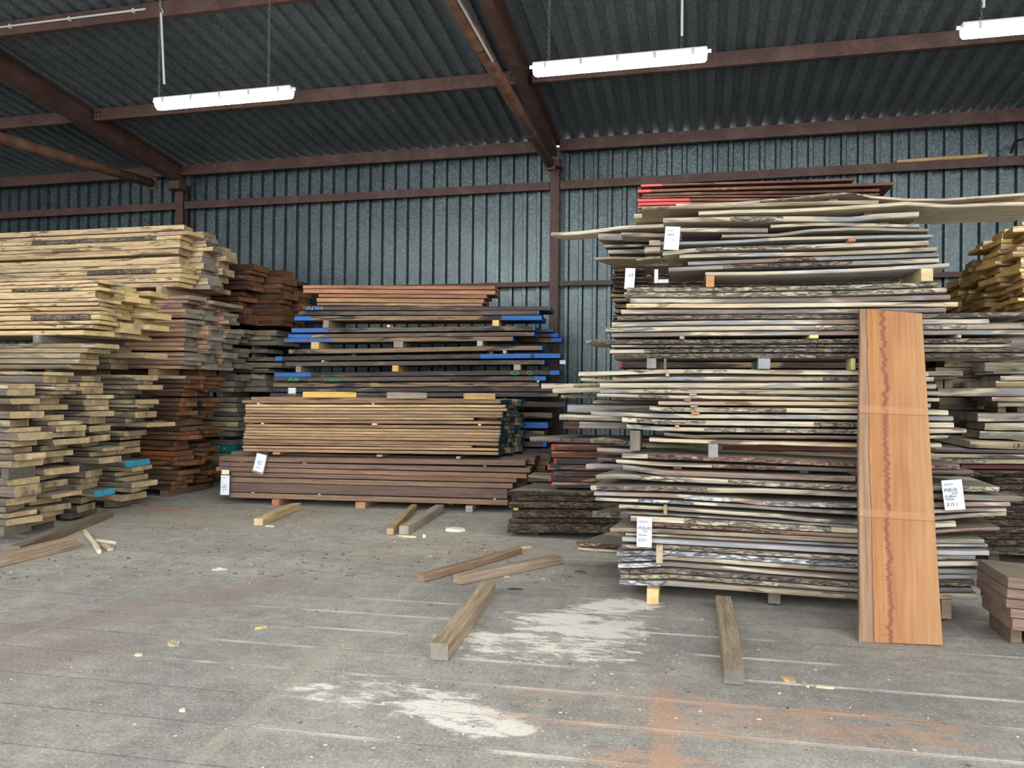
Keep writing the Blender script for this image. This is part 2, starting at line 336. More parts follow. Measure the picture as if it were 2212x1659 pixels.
def make_board(s, d, rank, idx):
    rnd = R_(s.id * 1000 + idx)
    P = d['P']; ua, ub = P[0][0], P[-1][0]; um = (ua + ub) / 2; L = ub - ua; t = d['t']; w = d['w']
    zb = min(s.ztop(d, p[0]) for p in P) - t
    seed = Vector((s.id * 7.3, idx * 3.1, 0)); live = d['live']
    us = [ua]; N = max(5, int(L / (.09 if live else .35))) 
    us = sorted(set([ua + L * q / N for q in range(N + 1)] + [p[0] for p in P]))
    us = [u for q, u in enumerate(us) if q == 0 or u - us[q - 1] > .006]
    us[-1] = ub
    amp = rnd.uniform(.008, .02) if live else .0015
    sl1, sl2 = (rnd.uniform(-.010, .018), rnd.uniform(-.010, .018)) if live else (0.0, 0.0)
    yo = d['yo'] + rnd.uniform(0, .02 if live else .008) + .022 * live
    def front(u, zf):   # y of the front face at height fraction zf
        n = mnoise.noise(Vector((u * 1.3, 0, 0)) + seed) * amp + mnoise.noise(Vector((u * 5, 3, zf * 1.3)) + seed) * amp * .45
        bulge = (sl1 * zf + sl2 * (1 - zf)) - (.006 * (1 - (2 * zf - 1) ** 2) if live else 0)
        return yo + n + bulge
    def back(u): return w + yo + (mnoise.noise(Vector((u * 1.1, 9, 0)) + seed) * amp * 1.5 if live else 0)
    bv = min(.004, t * .12)
    prof = [(1.0, bv), (1 - bv / t, 0), (.66, 0), (.33, 0), (bv / t, 0), (0.0, bv)]
    tl = rnd.uniform(-.03, .03) if live else 0
    def ring(u, grow=0.0):
        z1 = s.ztop(d, u) - zb; z0 = z1 - t; y1 = back(u)
        fl = max(0, 1 - (u - ua) / .35) if L > .5 else 0; fr = max(0, 1 - (ub - u) / .35) if L > .5 else 0
        def X(y): return (u - um) + (d['sl'] + tl) * fl * (y / w) + (d['sr'] - tl) * fr * (y / w)
        r = []
        for zf, ins in prof:
            y = front(u, zf) + ins - grow; zz = z0 + t * zf + (grow if zf > .5 else -grow) * (1 if zf in (0.0, 1.0) else .5); r.append((X(y), y, zz))
        r.append((X(y1), y1 + grow, z0 - grow)); r.append((X(y1), y1 + grow, z1 + grow)); return r
    rings = [ring(u) for u in us]; n = 8
    V, Fc = loft(rings)
    mi = []
    per = [1, 1, 1, 1, 1, 0, 1, 0]
    for _ in range(len(rings) - 1): mi += per
    mi += [2, 2]
    X = s.X0 + um * s.ca; Y = s.Y + um * math.sin(s.ang)
    o = mesh_obj(s.kind, V, Fc, d['mats'], mi, loc=(X, Y, zb), rot=(0, 0, s.ang), color=jitcol(d['col'], rnd))
    fix_normals(o)
    adj = d['adj']; wd = d['word']
    tag(o, f"{adj} {wd}, {ORD[rank]} down in {s.desc}" if rank else f"{adj} {wd}, topmost in {s.desc}", 'board', s.group)
    if d['bk']:
        rgs = [(ua, ub)] if d['bk'] is True else [(s.uz(a, 840)[0], s.uz(b, 840)[0]) for a, b in d['bk']]
        for a, b in rgs:
            a, b = max(a, ua + .002), min(b, ub - .002)
            if b - a < .03: continue
            nb = max(4, int((b - a) / .03)); rr = []
            for q in range(nb + 1):
                u = a + (b - a) * q / nb; z1 = s.ztop(d, u) - zb; z0 = z1 - t; fade = min(1, min(q, nb - q) / 2.0)
                outer, inner = [], []
                for zf in (.98, .78, .55, .32, .1, .015):
                    y = front(u, zf); th = (.009 + .016 * max(0, mnoise.noise(Vector((u * 13, 1, zf * 4)) + seed) + .35)) * (.25 + .75 * fade) * (.6 if zf in (.98, .015) else 1)
                    outer.append((u - um, y - th, z0 + t * zf)); inner.append((u - um, y + .004 + bv, z0 + t * zf))
                rr.append(outer + inner[::-1])
            v2, f2 = loft(rr); bo = mesh_obj('bark', v2, f2, d['bmat'], parent=o); fix_normals(bo)
    for side, ln in (('l', d['pl']), ('r', d['pr'])):
        if not ln: continue
        if side == 'l': ue = [ua - .0015, ua + ln * .5, ua + ln]
        else: ue = [ub - ln, ub - ln * .5, ub + .0015]
        rr = [ring(min(max(u, ua), ub), .0008) for u in ue]
        if side == 'l': rr[0] = [(x - .002, y, z) for x, y, z in rr[0]]
        else: rr[-1] = [(x + .002, y, z) for x, y, z in rr[-1]]
        v2, f2 = loft(rr); po = mesh_obj('painted_end', v2, f2, d['pmat'], parent=o); fix_normals(po); po['label'] = MAT[d['pmat']].name.replace('paint', 'painted') 
    return o

def make_block(s, b, n):
    rnd = R_(s.id * 777 + n)
    u0, u1, z0, z1 = b['u0'], b['u1'], b['z0'], b['z1']; zm = (z0 + z1) / 2
    if b['snap']:
        tops, bots = [], []
        for d in s.b:
            lo, hi = max(u0, d['P'][0][0]), min(u1, d['P'][-1][0])
            if hi <= lo: continue
            zt = [s.ztop(d, u) for u in (lo, (lo + hi) / 2, hi)]; zmid = sum(zt) / 3 - d['t'] / 2
            if zmid > zm: bots.append(min(zt) - d['t'])
            else: tops.append(max(zt))
        if bots and abs(min(bots) - z1) < .05: z1 = min(bots) - .001
        if tops and abs(max(tops) - z0) < .05: z0 = max(tops) + .001
        if z1 - z0 < .006: z1 = z0 + .006
    if b['zfix']: z0, z1 = b['zfix']
    um = (u0 + u1) / 2; w = u1 - u0
    V, Fc = box_pts(-w / 2, w / 2, b['yo'], b['yo'] + b['d'], 0, z1 - z0, min(.004, (z1 - z0) * .2))
    o = mesh_obj(b['name'], V, Fc, ['face', 'end'], None, loc=(s.X0 + um * s.ca, s.Y + um * math.sin(s.ang), z0), rot=(0, 0, s.ang + rnd.uniform(-.02, .02)), color=jitcol(b['col'], rnd, .08))
    fix_normals(o)
    for p in o.data.polygons: p.material_index = 1 if abs(p.normal.y) > .7 else 0
    tag(o, b['label'], b['cat'], 'bearers and spacers between the boards')

def fill_rows(s, z0, z1, xend, right, Lr, tr, w, col, adjs, rnd, gap=.003, live=True, jx=.1, mats=None, **kw):
    """fills a column of one-board-wide layers between two heights; right: the visible end is the right one"""
    z = z1
    while z - tr[0] > z0 - .004:
        t = min(rnd.uniform(*tr), z - z0)
        if z - t - z0 < tr[0] * .7: t = z - z0
        xe = xend + rnd.uniform(-jx, jx); L = rnd.uniform(*Lr); a, b = (xe - L, xe) if right else (xe, xe + L)
        s.add([(a, z), (b, z)], t - gap, col if not isinstance(col, list) else rnd.choice(col), rnd.choice(adjs), w=w * rnd.uniform(.82, .9), live=live, meters=True, sl=rnd.uniform(-.05, .05), sr=rnd.uniform(-.05, .05), mats=mats, **kw)
        z -= t
    return z
# ------------------------------------------------------------------ the shed
D = 12.0; TS = 0.1334; RZ0 = 5.36
def roofz(y): return RZ0 + TS * (11.8 - y)
XL, XR, YF = -17.0, 12.0, -2.2
PITCH = 0.2255

def floor_mat():
    g = G('swept concrete slabs'); tc = g.coord('Object', False); x, y, z = g.sep(tc)
    v = g.math('SUBTRACT', y, g.math('MULTIPLY', x, .055)); u = g.math('ADD', x, g.math('MULTIPLY', y, .055))
    uv = g.n('ShaderNodeCombineXYZ'); g.put(uv.inputs[0], u); g.put(uv.inputs[1], v); uv = uv.outputs[0]
    n1 = g.noise(tc, .9, 5, .6); n2 = g.noise(g.vmath('MULTIPLY', uv, (2.2, 12, 1)), 1.6, 4, .65); n3 = g.noise(tc, 55, 4, .75); n4 = g.noise(tc, 9, 5, .7)
    c = g.mix(g.step(n1, .35, .68), lin((152, 150, 145)), lin((170, 166, 156)))
    c = g.mul(c, g.step(n2, .25, .75, .93, 1.06)); c = g.mul(c, g.step(n3, .25, .75, .74, 1.24)); c = g.mul(c, g.step(n4, .3, .7, .86, 1.12)); n5 = g.noise(tc, 2.6, 5, .7); c = g.mul(c, g.step(n5, .3, .7, .88, 1.1))
    # each slab row its own grey
    row = g.math('FLOOR', g.math('DIVIDE', g.math('SUBTRACT', v, 3.12), .343)); colu = g.math('FLOOR', g.math('DIVIDE', g.math('SUBTRACT', u, .05), 1.86))
    wn = g.n('ShaderNodeTexWhiteNoise', noise_dimensions='2D'); cb = g.n('ShaderNodeCombineXYZ'); g.put(cb.inputs[0], row); g.put(cb.inputs[1], colu); g.put(wn.inputs['Vector'], cb.outputs[0])
    c = g.mul(c, g.math('MULTIPLY_ADD', wn.outputs['Value'], .12, .94))
    dust = g.noise(g.vmath('MULTIPLY', uv, (1, 2.4, 1)), 4.5, 9, .76); fl = g.noise(tc, 70, 3, .85); flk = g.step(fl, .60, .66)
    def blob(cx, cy, rx, ry, rot=0.0, soft=(1.25, .35)):
        a = g.math('SUBTRACT', x, cx); b = g.math('SUBTRACT', y, cy); cs, sn = math.cos(rot), math.sin(rot)
        p = g.math('MULTIPLY', g.math('ADD', g.math('MULTIPLY', a, cs), g.math('MULTIPLY', b, sn)), 1 / rx); q = g.math('MULTIPLY', g.math('SUBTRACT', g.math('MULTIPLY', b, cs), g.math('MULTIPLY', a, sn)), 1 / ry)
        return g.step(g.math('SQRT', g.math('ADD', g.math('MULTIPLY', p, p), g.math('MULTIPLY', q, q))), soft[0], soft[1])
    def mx(*a):
        r = a[0]
        for b in a[1:]: r = g.math('MAXIMUM', r, b)
        return r
    # joints
    fr = g.math('FRACT', g.math('ADD', g.math('DIVIDE', g.math('SUBTRACT', v, 3.12), .343), .5)); dj = g.math('MULTIPLY', g.math('ABSOLUTE', g.math('SUBTRACT', fr, .5)), .343)
    wob = g.math('ADD', dj, g.math('MULTIPLY', g.math('SUBTRACT', n4, .5), .012))
    line = g.step(wob, .011, .002); near = blob(-.4, 4.0, 3.4, 1.9); jn = g.noise(uv, 1.3, 3)
    c = g.mix(g.math('MULTIPLY', line, .35), c, lin((92, 90, 86)))
    # cross joints with gritty fill
    for uc, wd in ((.05, .055), (-1.80, .05), (-.52, .03), (-3.7, .02), (1.9, .02)):
        k = g.step(g.math('ADD', g.math('ABSOLUTE', g.math('SUBTRACT', u, uc)), g.math('MULTIPLY', g.math('SUBTRACT', n4, .5), .05)), wd, wd * .6)
        c = g.mix(g.math('MULTIPLY', k, g.step(g.noise(tc, 30, 4, .8), .35, .65, .15, .7)), c, lin((176, 170, 154) if uc != .05 else (150, 146, 138)))
    # red brown dust track and brown litter by the stacks
    c = g.mix(g.math('MULTIPLY', mx(blob(-3.55, 4.5, 1.5, .32, 1.0), blob(-3.6, 3.4, .9, .3, .9)), g.step(n4, .35, .7, .1, .5)), c, lin((150, 112, 98)))
    c = g.mix(g.math('MULTIPLY', mx(blob(-2.2, 6.9, 1.5, .7, .3), blob(-5.2, 7.6, 1.8, 1.2, .6)), g.step(g.math('MULTIPLY', dust, 1.0), .4, .7, .1, .55)), c, lin((150, 136, 112)))
    # pale sawdust
    sp = mx(blob(-.72, 4.85, .62, .42, -.2), blob(-.55, 5.35, .42, .25, .5), g.math('MULTIPLY', blob(-.95, 4.4, .9, .4), .75)); sp2 = mx(blob(-1.15, 3.42, .42, .16, -.1), blob(-.95, 3.3, .35, .16), g.math('MULTIPLY', blob(-1.4, 3.5, .9, .25), .7))
    spill = mx(sp, sp2); m = g.step(g.math('ADD', g.math('MULTIPLY', dust, 2.0), g.math('MULTIPLY', spill, .62)), 1.34, 1.60)
    m = g.math('MULTIPLY', m, g.step(spill, 0.0, .2))
    specks = g.math('MULTIPLY', flk, g.step(g.math('ADD', dust, g.math('MULTIPLY', near, .3)), .36, .66, .3, 1.0))
    jl = g.math('MULTIPLY', g.step(g.math('SUBTRACT', wob, g.math('MULTIPLY', near, .008)), .014, .002), g.math('MULTIPLY', g.step(g.math('ADD', jn, g.math('MULTIPLY', mx(near, 0.0), .22)), .60, .84), g.step(fl, .3, .6, .5, 1.0)))
    m = g.math('MULTIPLY', mx(m, jl, g.math('MULTIPLY', specks, .9)), g.step(fl, .25, .6, .6, 1.0))
    c = g.mix(g.math('MULTIPLY', m, .95), c, lin((242, 238, 228)))
    # orange sawdust
    orb = mx(blob(.0, 3.65, .5, .4), blob(-.15, 3.05, .5, .4), blob(.6, 3.7, .9, .3, .04), g.math('MULTIPLY', blob(-.35, 3.6, 1.1, .5), .7))
    om = g.math('MULTIPLY', g.step(g.math('ADD', g.math('MULTIPLY', dust, 1.5), g.math('ADD', g.math('MULTIPLY', orb, .26), g.math('MULTIPLY', mx(g.step(wob, .02, .004), g.step(g.math('ADD', g.math('ABSOLUTE', g.math('SUBTRACT', u, .05)), g.math('MULTIPLY', g.math('SUBTRACT', n4, .5), .08)), .075, .03)), .22))), .88, 1.16), orb)
    c = g.mix(g.math('MULTIPLY', g.math('MULTIPLY', om, g.step(fl, .3, .62, .25, 1.0)), .9), c, lin((204, 160, 130)))
    g.bump(g.math('SUBTRACT', g.math('MULTIPLY', n3, .3), g.step(dj, .006, .001, 0, 1.0)), .3, .006)
    return g.done(c, .85, 0, .2)
MAT['floor'] = floor_mat()
fl = struct(mesh_obj('floor', [(XL, YF, 0), (XR, YF, 0), (XR, D + .1, 0), (XL, D + .1, 0)], [(0, 1, 2, 3)], 'floor'))
MAT['yard'] = plain('bright concrete yard', (188, 186, 180), .9, var=.08, sc_=1)
struct(mesh_obj('ground', [(-60, -45, -.02), (60, -45, -.02), (60, YF + .02, -.02), (-60, YF + .02, -.02)], [(0, 1, 2, 3)], 'yard'))

def corrug(x0, x1, xref, top, slope_, depth_):
    """profile points (x, h): h = depth on the narrow rib, 0 on the pan"""
    pts = []; k = math.floor((x0 - xref) / PITCH)
    while True:
        c = xref + k * PITCH; k += 1
        if c - top / 2 - slope_ < x0: continue
        if c + top / 2 + slope_ > x1: break
        pts += [(c - top / 2 - slope_, 0), (c - top / 2, depth_), (c + top / 2, depth_), (c + top / 2 + slope_, 0)]
    return [(x0, 0)] + pts + [(x1, 0)]
def sheet(name, prof, fn0, fn1, mat):
    V = [fn0(x, h) for x, h in prof] + [fn1(x, h) for x, h in prof]; n = len(prof)
    return struct(mesh_obj(name, V, [(i, i + 1, n + i + 1, n + i) for i in range(n - 1)], mat))
xr_wall = onY(1226, 400, D).x; xr_roof = onY(1516, 282, 11.85).x
wp = corrug(XL, XR, xr_wall, .052, .019, .06)
sheet('wall_back', wp, lambda x, h: (x, D - h, 0), lambda x, h: (x, D - h, roofz(D) - .006), 'galv')
rp = corrug(XL, XR, xr_roof, .085, .02, .05)
sheet('ceiling', rp, lambda x, h: (x, D + .07, roofz(D + .07) + h), lambda x, h: (x, YF, roofz(YF) + h), 'galv_roof')
MAT['galv_side'] = plain('grey side cladding', (120, 128, 130), .5, .2)
struct(mesh_obj('wall_left', [(XL, YF, 0), (XL, D, 0), (XL, D, roofz(D)), (XL, YF, roofz(YF))], [(0, 1, 2, 3)], 'galv_side'))
struct(mesh_obj('wall_right', [(XR, YF, 0), (XR, D, 0), (XR, D, roofz(D)), (XR, YF, roofz(YF))], [(0, 1, 2, 3)], 'galv_side'))

def ibeam(p0, p1, h, b, tw=.008, tf=.012, upv=(0, 0, 1)):
    p0, p1 = Vector(p0), Vector(p1); t = (p1 - p0).normalized(); side = t.cross(Vector(upv)).normalized(); up = side.cross(t)
    pr = [(-b / 2, 0), (b / 2, 0), (b / 2, tf), (tw / 2, tf), (tw / 2, h - tf), (b / 2, h - tf), (b / 2, h), (-b / 2, h), (-b / 2, h - tf), (-tw / 2, h - tf), (-tw / 2, tf), (-b / 2, tf)]
    return loft([[p + side * a + up * c for a, c in pr] for p in (p0, p1)])
def channel(x0, x1, y, z, h, b, lip=.015):   # C section along X, open side to the wall
    pr = [(0, 0), (0, h), (b, h), (b, h - .006), (.006, h - .006), (.006, .006), (b, .006), (b, 0)]
    return loft([[(x, y + a, z + c) for a, c in pr] for x in (x0, x1)])
COLX = [-2.24, -8.98, 4.5, -15.7, 11.2]
NAMES = {-2.24: 'middle', -8.98: 'left'}
steelgroup = 'red oxide steel frame of the shed'
def sthing(name, parts, loc=(0, 0, 0)):
    V, Fc = merge(*parts); o = mesh_obj(name, V, Fc, 'steel'); fix_normals(o); return struct(o)
def bolts(pts, axis, r=.014):
    P = []
    for p in pts: P.append(tube_pts([p, Vector(p) + Vector(axis) * .018], r, 6))
    return P
trim = 0
for cx in COLX:
    zc = 4.93; yc = 11.78
    o = sthing('column', [ibeam((cx, yc, 0.012), (cx, yc, zc - .012), .14, .14, upv=(0, 1, 0))])
    pl = mesh_obj('cap_plate', *box_pts(cx - .12, cx + .12, yc - .17, yc + .09, zc - .012, zc + .006), 'steel', parent=o)
    bp = mesh_obj('base_plate', *box_pts(cx - .14, cx + .14, yc - .15, yc + .16, .0, .012), 'steel', parent=o)
    V, Fc = merge(*bolts([(cx + a, yc + b, zc - .034) for a in (-.09, .09) for b in (-.13, .05)], (0, 0, 1))); mesh_obj('bolt', V, Fc, 'bolt', parent=o)
    # rafter
    h = .30
    y0, y1 = 11.86, YF + .05
    o = sthing('rafter', [ibeam((cx, y0, roofz(y0) - h - .012), (cx, y1, roofz(y1) - h - .012), h, .15)])
    V, Fc = box_pts(cx - .09, cx + .09, y0 - .22, y0 - .0, zc + .006, roofz(y0) - h + .02); mesh_obj('end_haunch', V, Fc, 'steel', parent=o)
bays = sorted(COLX)
for i in range(len(bays) - 1):
    xa, xb = bays[i] + .085, bays[i + 1] - .085
    for y in (11.72, 9.70, 7.60, 5.5, 3.4):
        hz = roofz(y) - .012
        o = sthing('purlin', [channel(xa, xb, y, hz - .175, .175, .07)])
        V, Fc = merge(*bolts([(x, y - .016, hz - zz) for x in (xa + .05, xa + .12, xb - .05, xb - .12) for zz in (.06, .12)], (0, 1, 0))); mesh_obj('bolt', V, Fc, 'bolt', parent=o)
    for px, py0, py1 in ((1106, 396.8, 414), (1106, 609.7, 619.5)):
        za = onY(px, py0, 11.80).z; zb_ = onY(px, py1, 11.80).z
        sthing('wall_girt', [loft([[(x, 11.80, zb_), (x, 11.80, za), (x, 11.945, za), (x, 11.945, za - .008), (x, 11.808, za - .008), (x, 11.808, zb_)] for x in (xa, xb)])])
# tie pipes under the rafters
def pipe(pts, r, col): 
    V, Fc = tube_pts(pts, r, 16); o = mesh_obj('tie_pipe', V, Fc, 'pipe', smooth=True); fix_normals(o); return o
pa = Vector((-2.235, 11.60, 4.985)); pb = onX(985, -5, -2.34) if False else None
def onX(px, py, X):
    d = ray(px, py); t = X / d.x; return Vector((X, d.y * t, EYE + d.z * t))
q0 = onX(1187, 352, -2.27); q1 = onX(978, 0, -2.27); dq = (q1 - q0)
o = struct(pipe([q0, q0 + dq * .5, q1, q1 + dq * .6], .075, 0))
tb = (onX(1037, 124, -2.27).y - q0.y) / dq.y; V, Fc = tube_pts([q0 + dq * tb, q0 + dq * (tb + .004)], .0765, 16); mesh_obj('cable_band', V, Fc, 'cable', parent=o)
for tt in (.28, .52): V, Fc = tube_pts([q0 + dq * tt, q0 + dq * (tt + .006)], .0775, 16); mesh_obj('weld_ring', V, Fc, 'pipe', parent=o)
V, Fc = box_pts(q0.x - .09, q0.x + .09, q0.y - .01, q0.y + .03, q0.z - .10, q0.z + .09); mesh_obj('end_plate', V, Fc, 'steel', parent=o)
s0 = onX(328, 396, -9.0); s1 = onX(0, 297, -9.0); ds = s1 - s0
o = struct(pipe([s0, s0 + ds * .5, s1, s1 + ds * .5], .075, 0))
V, Fc = box_pts(s0.x - .09, s0.x + .09, s0.y - .01, s0.y + .03, s0.z - .10, s0.z + .09); mesh_obj('end_plate', V, Fc, 'steel', parent=o)
# ------------------------------------------------------------------ the big grey stack on the right
GREY, WARM, CREAM, BLUEG, PURP, DKG, PINK = (148, 141, 131), (164, 151, 131), (204, 192, 168), (147, 149, 152), (134, 122, 116), (104, 98, 94), (160, 134, 120)
YR = 5.52
LV = ('face_dusty', 'edge_patchy', 'end_grey')
A = Stack('the top tier of the grey stack', YR, mats=('face', 'edge_patchy', 'end_grey'))
A.add([(1460, 433), (1560, 431), (1700, 421), (1790, 411), (1830, 408), (1900, 415), (1970, 421), (2060, 420), (2240, 407)], 8, CREAM, 'long cream bark-edged', bk=[(1640, 1880)], w=.35, yo=.06)
A.add([(1386, 443), (1580, 437), (1700, 433), (1790, 430), (1900, 429)], 8, WARM, 'bowed grey tan', w=.42)
A.add([(1509, 454), (1580, 450.5), (1700, 448), (1810, 443), (1900, 437), (1960, 432.5), (2014, 436), (2068, 439), (2141, 434.5), (2260, 432)], 9, CREAM, 'long pale wavy', w=.50)
A.add([(1432, 469), (1560, 466), (1700, 465), (1840, 465.5), (1900, 459), (1988, 455)], 11, CREAM, 'pale tan bark-patched', bk=[(1575, 1690)], w=.45)
A.add([(1666, 481), (1760, 476), (1880, 478), (1990, 480)], 9, GREY, 'short grey tapering', w=.4)
A.add([(1470, 489), (1660, 489)], 10, PURP, 'dark purplish', w=.4)
A.add([(1560, 504), (1673, 502), (1763, 491), (1831, 488), (2010, 490.5)], 9, WARM, 'grey tan kinked', w=.4)
A.add([(1425, 517), (1560, 515), (1700, 507), (1850, 504), (2020, 500.5)], 9, BLUEG, 'blue grey curved', w=.42)
A.add([(1430, 540), (1498, 533), (1580, 529), (1686, 527), (1876, 520), (2011, 516)], 10, CREAM, 'cream bark-patched', bk=[(1500, 1760)], w=.5)
A.add([(1467, 548), (1560, 545), (1763, 542), (1900, 537), (2028, 531)], 9, WARM, 'tan straight-edged', w=.5, sl=.0)
A.add([(1486, 563), (1580, 560), (1763, 552), (2030, 544)], 9, BLUEG, 'grey pink mottled', bk=[(1673, 1765)], bmat='bark_pink', w=.42)
A.add([(1444, 577), (1560, 571), (1842, 563), (2031, 556)], 9, GREY, 'grey brown bark-edged', bk=[(1560, 1840)], bmat='bark_grey', w=.55, sl=-.02)
A.add([(1524, 587), (1640, 586), (1830, 580), (2012, 570), (2052, 567)], 8, (186, 186, 184), 'lowest pale blue grey', w=.5)
A.block(1525, 1543, 594, 620, (186, 140, 100), 'thick orange brown block under the left of the top tier', .75)
A.block(1990, 2016, 578, 607, (216, 196, 152), 'thick pale block under the right end of the top tier', .75)
A.block(1833, 1849, 515, 523, (190, 130, 100), 'small reddish spacer inside the top tier', .4, name='spacer', cat='spacer')
AB = Stack('the rear of the top tier, left side', 6.2, mats=('face', 'edge_patchy', 'end'))
AB.fr = (.72, .92)
AB.add([(1368, 459), (1520, 457)], 10, WARM, 'broad tan', w=.45)
AB.add([(1186, 501), (1240, 498), (1288, 493), (1340, 486), (1397, 483), (1530, 478)], 8, CREAM, 'thin curved cream', w=.2, sl=.05)
AB.add([(1290, 502), (1330, 503), (1520, 503)], 14, GREY, 'grey wide', w=.25, sl=.0)
AB.add([(1301, 527), (1368, 525), (1520, 527)], 8, DKG, 'dark cracked', w=.35, sl=.05)
AB.add([(1312, 536), (1430, 533), (1560, 533)], 11, BLUEG, 'silvery grey', w=.45)
AB.add([(1281, 555), (1320, 553), (1500, 555)], 6, WARM, 'pointed tan', w=.4, sl=.15)
AB.add([(1384, 563), (1560, 561)], 10, PURP, 'purplish grey', w=.4)
AB2 = Stack('the stubs left of the white sheet', 5.85, mats=('face', 'edge_patchy', 'end'))
AB2.add([(1341, 500), (1440, 501)], 9, WARM, 'tan slanted', w=.2, sl=-.05)
AB2.auto = False
AB2.add([(1402, 517), (1426, 517)], 12, PINK, 'pinkish short', w=.2)
AB2.add([(1392, 532), (1426, 531)], 14, GREY, 'thick grey short', w=.2)
AB2.add([(1374, 556), (1400, 552), (1426, 551)], 6, WARM, 'thin pointed grey', w=.22, sl=.1)

Bt = Stack('the second tier of the grey stack', YR, mats=LV)
Bt.add([(1353, 619.5), (1580, 619), (1809, 615), (2036, 607)], 10, CREAM, 'cream bark-edged', bk=True, w=.5)
Bt.add([(1347, 630.5), (1580, 631), (1809, 628), (2048, 620)], 10.5, CREAM, 'flaking cream bark-edged', bk=True, w=.5)
Bt.add([(1361, 642.5), (1560, 643), (1809, 640), (2057, 634)], 11, PURP, 'purple brown', w=.5)
Bt.add([(1353, 655), (1560, 655), (1809, 652), (2072, 651)], 10.5, CREAM, 'cream straight', w=.5, mats=('face_dusty', 'edge_pale', 'end_grey'))
Bt.add([(1341, 667), (1560, 667), (1852, 665), (2049, 662)], 11, PURP, 'grey purple', w=.5, sr=-.06)
Bt.add([(1333, 681), (1560, 678.5), (1852, 677.5), (2000, 676), (2240, 671)], 10.5, GREY, 'dark grey bark-edged', bk=True, bmat='bark_grey', w=.5)
Bt.add([(1321, 695), (1560, 690.5), (1852, 688.5), (2140, 687)], 11, BLUEG, 'cream and blue grey', w=.5)
Bt.add([(1307, 707.5), (1560, 703.5), (1852, 702), (2240, 699)], 10.5, WARM, 'tan bark-patched', bk=[(1307, 1345), (1760, 2090)], w=.5)
Bt.add([(1320, 718.5), (1560, 715), (1852, 713), (2240, 711)], 10, PURP, 'smooth grey brown', w=.5)
Bt.add([(1264, 733), (1580, 733), (1852, 731), (2189, 730)], 10, GREY, 'long bark-edged', bk=True, bmat='bark_grey', w=.5)
Bt.add([(1319, 744), (1580, 743.5), (1852, 743), (2190, 742)], 7, DKG, 'thin dark', bk=[(1400, 1900)], bmat='bark_grey', w=.5)
Bt.add([(1317, 754), (1560, 751.5), (1852, 751), (2240, 750)], 9.5, GREY, 'rough grey bark-edged', bk=[(1390, 2240)], bmat='bark_grey', w=.5)
Bt.add([(1325, 764), (1560, 763), (1852, 763), (2240, 762)], 10.5, GREY, 'lowest grey bark-edged', bk=True, bmat='bark_grey', w=.55)
Bt.block(1468, 1478, 725, 733, (170, 150, 122), 'small spacer in the gap of the second tier, left one', .5, name='spacer', cat='spacer', yo=-.02)
Bt.block(1748, 1767, 723, 731, (214, 204, 130), 'small yellow spacer in the gap of the second tier', .5, name='spacer', cat='spacer', yo=-.03)
Bt.block(2068, 2077, 720, 729, (180, 176, 164), 'small spacer in the second tier right of the leaning plank', .5, name='spacer', cat='spacer')
Bt.block(1397, 1417, 776, 796, (140, 138, 136), 'left grey block under the second tier', 1.1)
Bt.block(1638, 1664, 774, 797, (150, 154, 160), 'square blue grey block under the middle of the second tier', 1.1)
Bt.block(1838, 1848, 777, 799, (206, 196, 130), 'slim yellowish block under the second tier by the leaning plank', .2)
Bt.block(1434, 1439, 776, 797, (120, 108, 88), 'thin upright sliver of wood under the second tier', .1)

Ct = Stack('the third tier of the grey stack', YR, mats=LV)
Ct.add([(1246, 803), (1440, 797.5), (1560, 797), (1700, 799), (1851, 800), (2010, 803)], 10, CREAM, 'pale tapering', bk=[(1476, 1570)], w=.42, sl=.06)
Ct.add([(1324, 815), (1440, 813), (1851, 813), (2020, 814)], 10, WARM, 'tan', bk=[(1780, 1900)], bmat='bark_grey', w=.42)
Ct.add([(1295, 827.5), (1440, 827.5), (1851, 827), (2024, 829)], 10.5, CREAM, 'whitish grey', w=.42, mats=('face_dusty', 'edge_patchy', 'end'))
Ct.add([(1295, 841), (1440, 840.5), (1851, 844), (2033, 845)], 10, WARM, 'blue and tan streaked', bk=[(1390, 1450)], w=.42)
Ct.add([(1290, 849), (1440, 852.5), (1660, 855), (1851, 858), (2031, 858.5)], 9.5, CREAM, 'bright cream kinked', bk=[(1380, 1445)], w=.42, sl=-.05)
Ct.add([(1422, 866), (1851, 867.5), (2012, 871)], 9.5, CREAM, 'long cream', w=.42, mats=('face_dusty', 'edge_pale', 'end_grey'))
Ct.add([(1402, 877), (1440, 879.5), (1851, 883), (2052, 876.5 + 10)], 10.5, CREAM, 'white bark-edged', bk=[(1402, 1700)], w=.42)
Ct.add([(1272, 888), (1320, 891), (1440, 894.5), (1851, 897.5), (2064, 900)], 9.5, BLUEG, 'long blue grey pointed', w=.42, sl=.1)
Ct.add([(1343, 902), (1440, 907.5), (1851, 913), (2064, 913.5)], 11, CREAM, 'bark-flaked', bk=[(1375, 1525), (1760, 1860)], w=.42)
Ct.add([(1353, 917), (1440, 922.5), (1851, 928), (2090, 926)], 10, BLUEG, 'blue grey bark-patched', bk=[(1522, 1860)], w=.42)
Ct.add([(1434, 935), (1500, 941), (1560, 940), (1851, 943), (2050, 941)], 9, PURP, 'brownish bowed', w=.42)
Ct.add([(1402, 945), (1440, 947), (1851, 957), (2036, 957)], 9.5, CREAM, 'lowest tan', w=.42, mats=('face_dusty', 'edge_pale', 'end_grey'))
